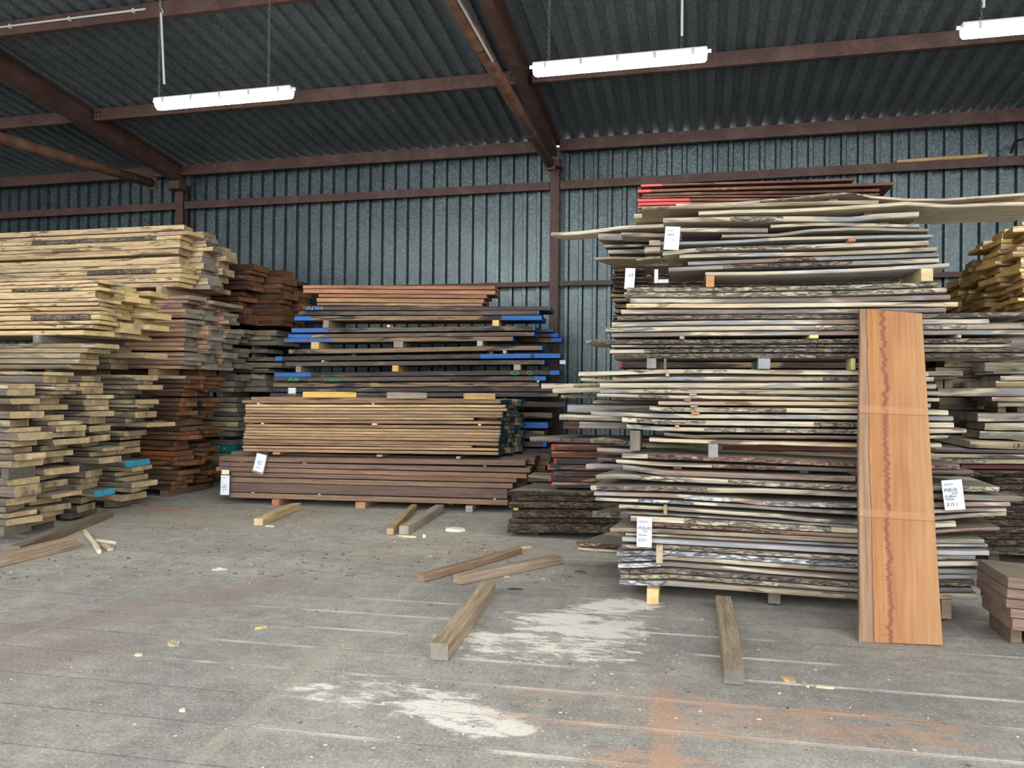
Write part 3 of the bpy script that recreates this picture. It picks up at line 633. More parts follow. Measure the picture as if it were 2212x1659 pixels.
for x0, x1, y0, y1, c, lb in ((1438, 1445, 807, 815, (206, 178, 140), 'pale peg below the first board of the third tier'), (1472, 1487, 837, 843, (150, 130, 120), 'brown spacer in the upper third tier'), (1489, 1505, 846, 853, (150, 148, 146), 'grey spacer in the upper third tier'), (1478, 1492, 861, 867, (140, 126, 114), 'dark spacer in the middle of the third tier'), (1491, 1507, 875, 881, (150, 148, 146), 'grey spacer over the white bark-edged board'), (1493, 1511, 890, 899, (192, 134, 92), 'orange spacer in the middle of the third tier'), (1458, 1467, 916, 924, (196, 146, 92), 'orange spacer in the lower third tier')):
    Ct.block(x0, x1, y0, y1, c, lb, .35, name='spacer', cat='spacer', yo=-.015)
Ct.block(1530, 1551, 961, 989, (150, 150, 148), 'square grey block under the third tier', .42)
Ct.block(1361, 1382, 930, 974, (120, 112, 100), 'dark block under the left end of the third tier', .42, snap=False)
Ct.block(1990, 2010, 968, 995, (120, 112, 100), 'dark block under the third tier behind the leaning plank', .42)

CB = Stack('the rear of the third tier, left side', 6.05, mats=('face_dusty', 'edge_patchy', 'end_grey'))
CB.add([(1254, 816), (1317, 819), (1500, 817)], 8, (214, 202, 170), 'cream thin', w=.3)
CB.add([(1236, 828), (1295, 826), (1500, 828)], 10, WARM, 'grey tan', w=.22)
CB.add([(1191, 839), (1262, 837), (1450, 838)], 11, (204, 196, 164), 'yellowish waney', w=.4, sl=.08)
CB.add([(1210, 853), (1262, 852), (1450, 853)], 8, DKG, 'short bark-edged', bk=True, bmat='bark_grey', w=.3)
CB.add([(1279, 864), (1387, 866), (1560, 868)], 9, DKG, 'dark grey', w=.3)
CB.add([(1224, 873), (1310, 874), (1500, 875)], 18, GREY, 'thick weathered', w=.4)
CB.add([(1206, 895), (1330, 898), (1500, 900)], 13, GREY, 'dusty grey', w=.5, sl=.06)
CB.add([(1250, 911), (1345, 912), (1500, 913)], 15, GREY, 'pitted grey', w=.35)

Dt = Stack('the bottom tier of the grey stack', YR, mats=LV, kind='thick_plank')
Dt.add([(1340, 980), (1440, 983), (1650, 990), (1851, 999), (2075, 1004)], 12, GREY, 'bark-edged wide', bk=[(1400, 2075)], bmat='bark_pink', w=.62, sl=.2, word='slab')
Dt.add([(1328, 992), (1440, 999), (1851, 1012), (2107, 1016)], 10, DKG, 'dark thin', bk=[(1540, 1700)], bmat='bark_pink', w=.5, sl=.1, word='slab')
Dt.add([(1341, 1005), (1440, 1018), (1650, 1025), (1851, 1031)], 12, PINK, 'pinkish', w=.5, sl=.12, word='slab')
Dt.add([(1285, 1026), (1330, 1024), (1440, 1030), (1570, 1036), (1853, 1049), (2161, 1052)], 12, GREY, 'cream bark-edged', bk=[(1380, 1480), (1575, 1860), (2080, 2158)], w=.6, sl=.14, word='slab')
Dt.add([(1274, 1050), (1440, 1051), (1530, 1055), (1650, 1056), (1853, 1064), (2218, 1074)], 12, GREY, 'long wavy', bk=[(1290, 1530)], bmat='bark_grey', w=.62, sl=.05, sr=-.3, word='slab')
Dt.add([(1282, 1062), (1440, 1067), (1583, 1076), (1645, 1083), (1853, 1089), (2187, 1086)], 11, PINK, 'reddish bark-edged', bk=[(1480, 1580), (1650, 1853)], bmat='bark_white', w=.5, word='slab')
Dt.add([(1285, 1074), (1440, 1080), (1853, 1105), (2176, 1097)], 9.5, PURP, 'purplish', bk=[(1380, 1500)], bmat='bark_white', w=.5, word='slab')
Dt.add([(1336, 1091), (1440, 1096), (1676, 1111), (1760, 1121), (1853, 1127), (2178, 1107)], 11, GREY, 'tan grey sagging', w=.55, word='slab')
Dt.add([(1345, 1106), (1440, 1110), (1853, 1136)], 6.5, BLUEG, 'thin blue grey', w=.5, word='slab')
Dt.add([(1361, 1116), (1440, 1119.5), (1645, 1131), (1853, 1143), (2070, 1128)], 12.5, CREAM, 'bark-flaked cream', bk=[(1480, 1800)], bmat='bark_cream', w=.5, word='slab')
Dt.add([(1375, 1131), (1440, 1133.5), (1853, 1157), (2164, 1141)], 9.5, PINK, 'red flecked', bk=[(1380, 1720)], bmat='bark_pink', w=.5, word='slab')
Dt.add([(1316, 1141), (1350, 1140), (1440, 1144), (1853, 1165), (2130, 1166)], 11.5, WARM, 'tan wide', w=.62, sl=.10, word='slab')
Dt.add([(1350, 1154), (1440, 1157.5), (1853, 1179), (2140, 1179)], 7, BLUEG, 'thin bluish', w=.5, word='slab')
Dt.add([(1344, 1159.5), (1440, 1165), (1853, 1187), (2138, 1189)], 11, (176, 177, 182), 'smooth blue white', w=.5, word='slab', live=False, mats=('face_dusty', 'edge_plain', 'end_grey'))
Dt.add([(1343, 1178), (1446, 1179), (1853, 1205), (2110, 1201)], 10.5, GREY, 'bark-covered', bk=[(1343, 1420), (1446, 1853)], bmat='bark_cream', w=.5, word='slab')
Dt.add([(1331, 1193), (1440, 1191), (1853, 1218), (2124, 1215)], 10.5, GREY, 'white spattered bark', bk=[(1333, 1450), (1452, 1853)], bmat='bark_white', w=.5, word='slab')
Dt.add([(1334, 1206), (1448, 1203), (1853, 1231), (2119, 1234)], 11, WARM, 'grey tan clean-edged', w=.5, bk=[(1334, 1440)], bmat='bark_white', word='slab')
Dt.add([(1334, 1219), (1440, 1216), (1853, 1247), (2102, 1245)], 11, PURP, 'brown grey clean-edged', w=.5, bk=[(1334, 1430)], bmat='bark_white', word='slab')
Dt.add([(1338, 1232), (1452, 1230), (1853, 1261), (2110, 1257)], 11, DKG, 'dark bark-edged', bk=True, bmat='bark_grey', w=.5, word='slab')
Dt.add([(1340, 1243), (1458, 1243), (1853, 1273), (2103, 1272)], 11, GREY, 'flaking bark-edged', bk=[(1345, 1450), (1458, 1685)], bmat='bark_cream', w=.5, word='slab')
Dt.add([(1337, 1254), (1440, 1256), (1853, 1286), (2114, 1284)], 12.5, WARM, 'lowest', bk=[(1340, 1445)], bmat='bark_white', w=.55, word='slab')
Dt.block(1398, 1423, 1266, 1303, (206, 180, 128), 'pale yellow block on the floor under the grey stack', .7, yo=-.05)
Dt.block(1662, 1689, 1283, 1316, (110, 106, 100), 'dark block on the floor under the middle of the grey stack', .6, yo=.12)
Dt.block(2037, 2059, 1300, 1341, (150, 132, 110), 'brown block on the floor right of the leaning plank', .6, yo=.03)
Dt.block(1434, 1441, 1090, 1111, (184, 150, 112), 'upright tan stick between slabs of the bottom tier', .05, yo=-.03, name='spacer', snap=False, cat='spacer')
Dt.block(1418, 1432, 1176, 1216, (176, 160, 132), 'upright tan stick right of the handwritten tag', .05, yo=-.03, name='spacer', snap=False, cat='spacer')
DB = Stack('the rear of the bottom tier, left side', 6.16, mats=('face_dusty', 'edge_patchy', 'end_grey'), kind='thick_plank')
DB.add([(1275, 947), (1300, 945), (1395, 957), (1560, 968)], 11, (176, 166, 140), 'rounded light bark', bk=[(1275, 1395)], w=.35, sl=.06, word='slab')
DB.add([(1288, 967), (1340, 970), (1560, 985)], 13, PURP, 'pinkish grey', w=.3, word='slab')
DB.add([(1288, 987), (1336, 988), (1560, 994)], 11, DKG, 'dark bark', bk=True, bmat='bark_grey', w=.3, word='slab')
DB.add([(1261, 1003), (1310, 1003), (1560, 1010)], 11, GREY, 'rounded grey', w=.35, sl=.12, word='slab')
DB.add([(1278, 1105), (1336, 1107), (1560, 1120)], 14, GREY, 'curved bark-ended', bk=[(1278, 1340)], bmat='bark_grey', w=.3, sl=.15, word='slab')
DB.add([(1242, 1172), (1348, 1180), (1560, 1188)], 10, GREY, 'tan topped', bk=[(1242, 1350)], bmat='bark_pink', w=.5, sl=.22, word='slab')
DB.add([(1246, 1183), (1348, 1190), (1560, 1198)], 9, PURP, 'dark edged', w=.45, sl=.15, word='slab')

# ------------------------------------------------------------------ the stack behind it
RB = Stack('the low dark pile behind the grey stack', 7.55, mats=('face_dusty', 'edge_dark', 'end_brown'), kind='bark_board')
DK = (96, 82, 70)
for (x, y, xr, yr, t, a) in ((1093, 1061, 1500, 1064, 9, 'dusty topped'), (1104, 1071, 1500, 1076, 11, 'splintered'), (1098, 1084, 1500, 1088, 13, 'rough'), (1105, 1103, 1500, 1103, 16, 'thick furrowed'), (1097, 1121, 1500, 1119, 10, 'pale edged'), (1094, 1132, 1500, 1134, 20, 'lowest thick')):
    RB.add([(x, y), (x + 120, y + (yr - y) * .3), (xr, yr)], t, DK, a, bk=True, bmat='bark_dark', w=.62, sl=.12)
RB.block(1109, 1119, 1097, 1104, (196, 160, 104), 'small yellow spacer in the low dark pile', .5, name='spacer', cat='spacer')
RB.block(1130, 1160, 1152, 1165, (70, 64, 58), 'dark bearer under the low dark pile', .5, yo=.1)
RR = Stack('the red ended pile behind the grey stack', 7.62, mats=('face_dusty', 'edge_dark', 'end_brown'), kind='sawn_board')
RC = (104, 66, 58)
RR.add([(1137, 944), (1279, 948), (1900, 950)], 12, (132, 124, 114), 'grey edged', w=.62, sl=.3, live=True)
RR.add([(1191, 959), (1900, 961)], 14, RC, 'thick red brown', pl=.03, pmat='paint_red', w=.5, live=False)
RR.add([(1191, 975), (1900, 977)], 14, (120, 78, 60), 'orange brown', w=.5, live=False)
RR.add([(1197, 990), (1900, 992)], 13, (84, 76, 74), 'charcoal', pl=.02, pmat='paint_red', w=.5, live=False)
RR.add([(1183, 1004), (1900, 1006)], 12, RC, 'dark red', pl=.02, pmat='paint_red', w=.5, live=False)
RR.add([(1195, 1018), (1900, 1019)], 12, (110, 72, 58), 'plain brown', w=.5, live=False)
RR.add([(1186, 1031), (1900, 1032)], 9.5, RC, 'hollow ended', pl=.02, pmat='paint_red', w=.5, live=False)
RR.add([(1192, 1041), (1900, 1042)], 13, (112, 78, 66), 'lowest brown', pl=.01, pmat='paint_red', w=.5, live=False)
RL = Stack('the dark pair left of the red ends', 8.35, mats=('face_dusty', 'edge_dark', 'end_brown'), kind='bark_board')
RL.add([(1140, 1027), (1186, 1028), (1215, 1028)], 14, (140, 128, 104), 'light topped', w=.3, sl=.1)
RL.add([(1150, 1044), (1215, 1046)], 14, (120, 110, 92), 'lower grey brown', w=.3)
# thin dark boards and red topped boards high up at the back
rnd = R_(11)
RT = Stack('the thin dark pile behind the grey stack', 7.62, mats=('face', 'edge_dark', 'end_brown'), kind='bark_board')
ys = [571, 580, 588.5, 597, 606, 615, 624, 634, 644, 657, 668, 680, 690]
for i, y in enumerate(ys):
    x = 1318 + rnd.uniform(0, 9); RT.add([(x, y), (1985, y)], 7.5, rnd.choice([(112, 98, 82), (92, 80, 70), (128, 112, 92)]), ['thin', 'narrow', 'rough', 'dark'][i % 4] + ' bark-edged', bk=(i < 7), bmat='bark_dark', w=.5)
for i, (y, t, c, p) in enumerate(((704, 16, (92, 80, 70), None), (722, 16, (104, 88, 74), None), (740, 17, (84, 76, 70), None), (759, 20, (92, 70, 60), None), (783, 12, (84, 70, 64), 'r'), (799, 17, (88, 76, 68), None), (818, 9, (96, 82, 72), None), (828.5, 12, CREAM, 'c'), (842, 14, (88, 76, 68), None), (858, 18, (96, 82, 72), None), (878, 18, (88, 76, 68), None), (898, 13, (96, 82, 72), None), (912, 15, (110, 74, 62), 'b'))):
    x = {'c': 1169, 'b': 1216}.get(p, 1330 + rnd.uniform(-5, 10)); RT.add([(x, y), (1985, y)], t, c, {'c': 'long square-cut cream', 'b': 'red brown thick', 'r': 'red ended'}.get(p, 'thick dark'), w=.5, live=False, pl=.03 if p == 'r' else None, pmat='paint_red')
RT.block(1396, 1407, 590, 597, (196, 160, 110), 'short tan offcut on the thin dark boards', .2, name='spacer', cat='spacer')
RED = Stack('the high red boards at the back', 7.62, mats=('face', 'edge_brown', 'end_brown'), kind='sawn_board')
for (x, y, xr, yr, t, pl) in ((1385, 399, 1845, 385, 4.5, .2), (1378, 410, 1931, 393, 6, .12), (1388, 418, 1900, 407, 6, None), (1384, 424, 1900, 417, 4, None), (1377, 430, 1800, 426, 6, .5), (1379, 437.5, 1800, 434, 6, .5), (1379, 445, 1800, 443, 5, .02), (1380, 452, 1800, 452, 10, None), (1385, 464, 1800, 464, 20, None), (1381, 486, 1800, 486, 16, .05), (1384, 504, 1800, 504, 14, None), (1382, 520, 1800, 520, 14, .05), (1386, 536, 1800, 536, 14, None), (1384, 552, 1800, 552, 17, None)):
    RED.add([(x, y), (xr, yr)], t, (104, 72, 60), 'red painted brown' if pl else 'dark brown', w=.5, live=False, pl=pl, pmat='paint_red')

# ------------------------------------------------------------------ the middle stacks
kk, xx0 = .094, -4.08
OR = [(164, 134, 106), (146, 118, 95), (178, 149, 114), (154, 125, 99)]
M2 = Stack('the orange brown planks', 8.80, kk, xx0, 'sawn_plank', ('face', 'edge_saw', 'end_brown'), 'plank')
m2 = [(522, 864, 1082, 865, 6.5, 1, 'brown'), (529, 873.5, 1093, 875, 5.5, 0, 'cream streaked'), (529, 880, 1096.6, 882.5, 5.5, 2, 'saw marked tan'), (530, 886, 1086.6, 889.7, 6.5, 0, 'brown'), (529, 894, 1086, 897, 5.5, 1, 'brown'), (526, 900.5, 1024, 902.5, 5, 2, 'shorter tan'), (527, 906.5, 1083, 910, 6.5, 1, 'dull brown'),
      (529.6, 916, 1082, 920.4, 6, 1, 'brown'), (529, 923, 1082, 928.6, 6, 2, 'golden'), (528, 929.5, 1082, 935, 5.5, 2, 'golden'), (525, 935.5, 1080, 941.5, 5, 0, 'tan'), (525, 941.5, 1078.5, 947.6, 6.5, 0, 'tan'), (524, 949, 1077.6, 956.5, 6.5, 1, 'tan'), (525, 956, 1020, 963.2, 5, 1, 'shorter brown'), (523, 962, 1078, 968, 6, 2, 'golden'), (525, 969, 1077.6, 977, 6.2, 0, 'tan')]
for x, y, xr, yr, t, c, a in m2: M2.add([(x, y), (xr, yr)], t, OR[c] if a != 'cream streaked' else (206, 176, 136), a, w=.26, live=False, pr=.014, pl=.006, pmat='paint_green')
for x0, x1, y0, y1, n in ((555, 560, 870.5, 873.5, 'left'), (803, 808, 871, 874, 'right'), (564, 569, 912.5, 916, 'left'), (803, 814, 915, 919, 'middle'), (1033, 1039, 917.5, 921, 'right')):
    M2.block(x0, x1, y0, y1, (226, 214, 186), f"tiny pale spacer {'in the lower gap' if y0 > 900 else 'in the upper gap'} of the orange planks, {n} one", .25, name='spacer', cat='spacer')
for x0, x1, y0, y1, n, c in ((589, 604, 974, 987, 'left', (176, 150, 110)), (813, 825, 980, 990, 'middle', (160, 140, 108)), (985, 994, 983, 994, 'right', (150, 148, 140))):
    M2.block(x0, x1, y0, y1, c, f'bearer between the orange planks and the dark planks, {n} one', 1.05)
m2blk = list(M2.blocks)
M2.resolve(); M2TOP = max(M2.ztop(d, p[0]) for d in M2.b for p in d['P'])
M2R = []
rnd = R_(21); zlo = min(M2.ztop(d, d['P'][-1][0]) - d['t'] for d in M2.b for p in d['P'][:0] or [0])
zlo = min(M2.ztop(d, p[0]) - d['t'] for d in M2.b for p in d['P'])
for r in range(3):
    st = Stack(['the second row of green ended planks', 'the third row of green ended planks', 'the wall-side row of green ended planks'][r], 8.80 + .275 * (r + 1), kk, xx0, 'sawn_plank', ('face', 'edge_saw', 'end_brown'), 'plank')
    xe = 1.69 + .05 * r; fill_rows(st, zlo, M2TOP + (.0 if r < 2 else .004), xe, True, (3.2, 3.4), (.042, .062), .27, OR, ['brown', 'tan', 'golden'], rnd, .003, False, .05, pr=.05, pmat='paint_green'); M2R.append(st)

M1 = Stack('the low dark brown planks', 8.76, kk, xx0, 'sawn_plank', ('face_dusty', 'edge_saw2', 'end_brown'), 'plank')
MAT['edge_saw2'] = wood('dark saw marked edge', grain=.4, bands=.07)
BR = [(128, 103, 90), (140, 113, 93), (106, 88, 81)]
for x, y, xr, yr, t, c, a in ((473.5, 986.4, 1134.5, 996, 10, 0, 'purple brown'), (473.5, 998, 1145, 1011.5, 9.5, 0, 'saw marked'), (467, 1008.5, 1138, 1024, 10, 1, 'lighter brown'), (499, 1019.5, 1115.5, 1033, 9.5, 0, 'shorter purple brown'), (497, 1031, 1107, 1045, 10.5, 1, 'brown'), (497, 1042.5, 1095, 1057, 20, 2, 'extra thick dark'), (496, 1064, 1096.5, 1080.5, 11, 1, 'lowest brown')):
    M1.add([(x, y), (xr, yr)], t, BR[c], a, w=.30, live=False)
for x0, x1, y0, y1, n in ((517, 524, 995, 998, 'left end'), (653, 662, 997.5, 1001, 'left middle'), (1044, 1050, 1007, 1011, 'right end')):
    M1.block(x0, x1, y0, y1, (140, 112, 90), f'tiny spacer under the topmost dark plank, {n}', .25, name='spacer', cat='spacer')
for x0, x1, y0, y1, n in ((543, 548, 1061, 1065, 'left'), (687, 692, 1066, 1069, 'middle'), (1066, 1071, 1077, 1081, 'right')):
    M1.block(x0, x1, y0, y1, (220, 196, 170), f'tiny pale spacer above the lowest dark plank, {n} one', .25, name='spacer', cat='spacer')
for x0, x1, y0, y1, n, c in ((590, 605.6, 1076, 1092, 'leftmost, orange', (176, 126, 88)), (770, 791, 1083, 1099, 'middle, tan', (176, 146, 108)), (1007, 1022, 1090, 1105, 'rightmost, grey', (160, 156, 150))):
    M1.block(x0, x1, y0, y1, c, f'floor bearer under the dark brown planks, {n}', 1.15, yo=-.04)
M1.resolve(); m1z = [max(M1.ztop(d, p[0]) for d in M1.b for p in d['P']), min(M1.ztop(d, p[0]) - d['t'] for d in M1.b for p in d['P'])]
for b_ in m2blk[-3:]: b_['zfix'] = (m1z[0] + .002, zlo - .002)
for b_ in M1.blocks[-3:]: b_['zfix'] = (.002, m1z[1] - .002)
M1R = []
for r in range(3):
    st = Stack(['the second row of the dark brown planks', 'the third row of the dark brown planks', 'the wall-side row of the dark brown planks'][r], 8.76 + .315 * (r + 1), kk, xx0, 'sawn_plank', ('face_dusty', 'edge_saw2', 'end_green'), 'plank')
    fill_rows(st, m1z[1], m1z[0], 2.02 + .06 * r, True, (3.85, 4.0), (.058, .095), .31, BR, ['brown', 'dark', 'purplish'], rnd, .003, False, .09); M1R.append(st)
MAT['end_green'] = endgrain('greenish end grain', (((110, 100, 80), 3.0, .5, .6),), (74, 82, 74))

M3 = Stack('the blue ended planks by the wall', 10.08, .1, -4.0, 'sawn_plank', ('face', 'edge_dark', 'end_grey'), 'plank')
BB = [(112, 98, 86), (96, 88, 82), (84, 78, 76), (140, 118, 96)]
B4 = (158, 116, 92)
for x, y, xr, yr, t, a, c in ((654.4, 616, 1069, 617.7, 7.5, 'red brown', B4), (655, 624.5, 1069.6, 627.4, 8.5, 'red brown', (168, 124, 98)), (688, 635, 1051, 637, 7, 'shorter reddish', B4), (684, 643.7, 1045, 646, 8.5, 'saw marked tan', (176, 136, 98)), (684.5, 654, 1041, 655.5, 5.5, 'thin reddish', (138, 108, 90))):
    M3.add([(x, y), (xr, yr)], t, c, a, w=.45, live=False, mats=('face', 'edge_saw', 'end'))
for x, y, xr, yr, t, a, c, pl, pr in ((654.4, 661.6, 1187.6, 661.6, 8.5, 'grey marked', 2, None, .02), (645.4, 672.5, 1164, 671, 8.5, 'pale streaked', 0, None, .02), (636.5, 683, 1169.7, 681.5, 9.5, 'brown blue ended', 3, .25, .55),
      (630, 709, 1155, 704, 9.5, 'brown faded blue ended', 0, .55, .02), (622.7, 722, 1153.4, 717, 8, 'dark blue topped', 0, .35, .02), (614.5, 730.5, 1108, 727, 9, 'blue smeared', 3, .7, .02), (623.5, 755, 1171, 746.5, 9.5, 'grey tan', 3, None, .02),
      (595, 770, 1210, 763.5, 9.5, 'long bright blue ended', 2, .10, 1.1), (617, 782, 1175.4, 778, 9, 'dark brown', 1, None, .02), (592.5, 805, 1208, 800, 9.5, 'green marked blue ended', 2, .55, .12), (591, 815, 1178.7, 813, 9, 'dark green chalked', 1, None, .15),
      (590, 827, 1165, 826, 9, 'tan edged', 3, None, None), (590, 838, 1205, 836.5, 9, 'charcoal', 2, None, None), (583, 849, 1205, 848, 9, 'charcoal knotted', 2, None, None)):
    M3.add([(x, y), (xr, yr)], t, BB[c], a, w=.62, live=False, pl=pl, pr=pr, pmat='paint_blue_dk' if a in ('brown faded blue ended', 'blue smeared') else 'paint_blue')
for x, y, xr, yr, t, a, c, pr in ((640, 868.5, 1221, 868.5, 11, 'black brown', 2, None), (640, 891, 1192, 891.5, 12, 'grey brown waney', 0, None), (640, 912.5, 1183, 912.5, 12.5, 'bright blue square ended', 2, .5), (640, 930, 1175, 931, 17, 'dull brown', 1, None), (640, 954, 1180, 955, 10, 'blue tipped low', 1, .05), (640, 968, 1190, 970, 14, 'dark low', 2, None), (640, 986, 1190, 988, 16, 'dark lower', 2, None), (640, 1006, 1190, 1008, 20, 'dark brown low', 2, None), (640, 1030, 1190, 1032, 24, 'lowest dark', 2, None)):
    M3.add([(x, y), (xr, yr)], t, BB[c], a, w=.62, live=False, pr=pr)
for x0, x1, y0, y1, c, lb in ((699, 711, 693, 708, (150, 136, 120), 'round log spacer in the upper gap of the blue ended planks'), (1064, 1078, 691, 703, (222, 192, 124), 'yellow block in the upper gap of the blue ended planks'), (837, 843, 702, 707, (226, 216, 190), 'tiny white peg in the upper gap of the blue ended planks'),
      (673, 690, 739.7, 754.4, (206, 180, 124), 'yellow block, left of the middle gap of the blue ended planks'), (851, 871, 737, 751, (150, 142, 126), 'grey block in the middle gap of the blue ended planks'), (1031, 1043, 736, 749.5, (170, 170, 166), 'mottled block, right of the middle gap of the blue ended planks'),
      (640, 651, 792, 804, (146, 134, 116), 'left block in the lower gap of the blue ended planks'), (848, 861, 788, 801.5, (216, 178, 110), 'orange block in the lower gap of the blue ended planks'), (1110, 1125, 786, 800, (160, 148, 134), 'right block in the lower gap of the blue ended planks'),
      (695, 701, 778, 783, (214, 200, 160), 'tiny peg above the dark brown blue-stack plank'), (1087, 1094, 758, 763, (206, 170, 120), 'tiny peg above the bright blue end'), (1160, 1165, 821, 826, (214, 206, 190), 'tiny pale peg at the right of the tan edged plank')):
    tiny = 'tiny' in lb; M3.block(x0, x1, y0, y1, c, lb, .2 if tiny else .6, name='spacer' if tiny else 'bearer', cat='spacer' if tiny else 'wood block', yo=-.02)
M3B = Stack('the rear of the blue ended planks', 10.80, .1, -4.0, 'sawn_plank', ('face', 'edge_dark', 'end_grey'), 'plank')
M3B.add([(1000, 712), (1195, 711)], 6, BB[1], 'upper', w=.3, live=False, pr=.25)
M3B.add([(1000, 720), (1206, 720)], 8, BB[1], 'middle', w=.3, live=False, pr=.1)
M3B.add([(1000, 731), (1213, 730)], 9, BB[1], 'lower', w=.3, live=False, pr=.15)

# ------------------------------------------------------------------ the piles on the left
def yfar(xend, px): return xend / slope(px)
def lpile(st, rows, T, w, L, col, adjs, seed, rad=None, **kw):
    rnd = R_(seed); ox, oy, s_ = T
    for i, r in enumerate(rows):
        cx_, y0, y1 = r[:3]; px = ox + cx_ / s_; ya, yb = oy + y0 / s_, oy + y1 / s_
        a = st.uz(px, ya); b = st.uz(px, yb); xe = a[0] + st.X0
        o = dict(kw); 
        if len(r) > 3 and isinstance(r[3], dict): o.update(r[3])
        c = o.pop('c', None) or (rnd.choice(col) if isinstance(col, list) else col); ad = o.pop('a', None) or rnd.choice(adjs); ww = o.pop('w', w) * rnd.uniform(.84, .92); LL = o.pop('L', None) or rnd.uniform(*L)
        st.add([(a[0] - LL, a[1] + rnd.uniform(-.004, .004)), (a[0], a[1])], a[1] - b[1], c, ad, w=ww, meters=True, **{'sr': rnd.uniform(-.10, .08), **o})
ZA, ZB, ZC, ZD = (300, 450, 4.74), (0, 450, 4.74), (0, 780, 3.686), (280, 750, 4.149)
PALE = [(206, 182, 142), (192, 165, 126), (210, 188, 149)]
PM = ('face', 'edge_pale', 'end_pale')
YB = 8.87
T0_ = Stack('the front row of the high pale pile', YB, mats=PM, kind='pale_plank', word='slab')
lpile(T0_, [(450, 160, 215), (480, 222, 262), (415, 265, 310), (400, 313, 356), (410, 360, 397), (390, 400, 458), (410, 490, 560), (415, 564, 604), (420, 606, 652), (410, 658, 700), (400, 703, 745), (375, 752, 796)], ZA, .34, (3.3, 3.6), PALE, ['creamy yellow', 'pale yellow', 'golden'], 31)
T0_.b[2].update(bk=[(60, 330)], bmat='bark_grey'); T0_.b[8].update(bk=[(180, 330)], bmat='bark_grey')
T0_.block(337, 348.5, 622, 636, (176, 156, 120), 'right bearer under the high pale pile', 1.1)
T0_.block(150, 161, 622, 636, (176, 156, 120), 'left bearer under the high pale pile', 1.1)
T0_.resolve(); tz = (T0_.ztop(T0_.b[0], T0_.b[0]['P'][-1][0]), T0_.ztop(T0_.b[-1], T0_.b[-1]['P'][-1][0]) - T0_.b[-1]['t'])
rnd = R_(32)
TR = []
for r, (dy, ww) in enumerate(((.37, .34), (.74, .34))):
    st = Stack(['the middle row of the high pale pile', 'the wall-side row of the high pale pile'][r], YB + dy, mats=('face', 'edge_pale', 'end_tan' if r else 'end_grey'), kind='pale_plank', word='slab')
    fill_rows(st, tz[1], tz[0] - .02 - .12 * r, -6.62 - .04 * r, True, (3.2, 3.5), (.055, .105), ww, [(190, 166, 120), (170, 156, 130), (150, 142, 128)], ['tan', 'greyed tan', 'dull yellow'], rnd, .003, True, .1); TR.append(st)
B0 = Stack('the grey ended pile below the high pale pile', YB, mats=('face', 'edge_pink', 'end_grey'), kind='thick_plank', word='slab')
PK = [(176, 140, 116), (186, 150, 120), (150, 120, 106)]
lpile(B0, [(500, 885, 930), (490, 933, 968), (435, 970, 1020), (440, 1023, 1062), (460, 1065, 1115), (460, 1135, 1172), (462, 1175, 1218), (465, 1222, 1265), (465, 1270, 1312), (455, 1320, 1362), (450, 1366, 1412), (450, 1415, 1455), (455, 1475, 1515), (450, 1518, 1556), (440, 1560, 1602), (435, 1606, 1645)], ZA, .36, (2.4, 2.7), PK, ['pinkish', 'pale pink brown', 'dull brown'], 33)
B0.block(320, 335, 797, 811, (170, 148, 112), 'tan bearer below the grey ended pile', .5)
B0.resolve(); bz = (B0.ztop(B0.b[0], B0.b[0]['P'][-1][0]), B0.ztop(B0.b[-1], B0.b[-1]['P'][-1][0]) - B0.b[-1]['t'])
BRW = []
for r in range(2):
    st = Stack(['the middle row of the grey ended pile', 'the wall-side row of the grey ended pile'][r], YB + .38 * (r + 1), mats=('face', 'edge_pink', 'end_grey'), kind='thick_plank', word='slab')
    fill_rows(st, bz[1], bz[0] - .03, -6.62, True, (2.3, 2.6), (.05, .085), .35, PK, ['pinkish grey', 'grey', 'dull pink'], rnd, .003, True, .1); BRW.append(st)
RBN = [(108, 76, 58), (94, 69, 56), (122, 87, 64), (86, 69, 59)]
BL = Stack('the front row of the red brown pile', YB, mats=('face', 'edge_brown', 'end_brown'), kind='red_brown_plank', word='slab')
lpile(BL, [(490, 255, 285, dict(c=(170, 150, 124), a='pale ended')), (520, 290, 326), (470, 330, 368), (470, 373, 402), (450, 405, 442), (440, 458, 494), (430, 497, 535), (435, 538, 572), (400, 575, 614), (370, 618, 656), (430, 722, 760), (440, 764, 792), (440, 797, 835), (385, 845, 890), (385, 893, 930), (380, 940, 985, dict(c=(150, 92, 58), a='orange brown')), (380, 988, 1024, dict(c=(150, 92, 58), a='bright orange brown')), (470, 1032, 1068), (345, 1074, 1106), (430, 1110, 1150), (410, 1155, 1202), (360, 1206, 1243), (360, 1246, 1287)], ZD, .42, (2.0, 2.3), RBN, ['red brown', 'dark brown', 'bark-edged brown'], 34)
BL.block(330, 345, 909, 922, (130, 110, 84), 'bearer in the middle of the red brown pile', .9)
BL.block(345, 362, 1061, 1076, (110, 92, 76), 'floor bearer under the red brown pile', .9)
BL2 = Stack('the second row of the red brown pile', YB + .62, mats=('face', 'edge_brown', 'end_brown'), kind='red_brown_plank', word='slab')
lpile(BL2, [(600, 208, 256, dict(L=4.0, a='added dark filler')), (690, 265, 298), (660, 303, 332), (660, 337, 368), (660, 372, 404), (620, 408, 442), (640, 458, 496), (640, 502, 534), (630, 568, 604), (630, 607, 640), (640, 708, 745), (660, 750, 778), (610, 783, 812), (600, 815, 842), (600, 868, 905), (650, 908, 942), (660, 945, 982), (640, 985, 1022), (620, 1025, 1064), (640, 1072, 1110), (680, 1112, 1148), (650, 1152, 1185), (590, 1188, 1222)], ZD, .42, (2.0, 2.3), RBN, ['brown', 'dark red brown', 'rusty'], 35)  # first slab is added to block the wall behind, so the gap stays dark

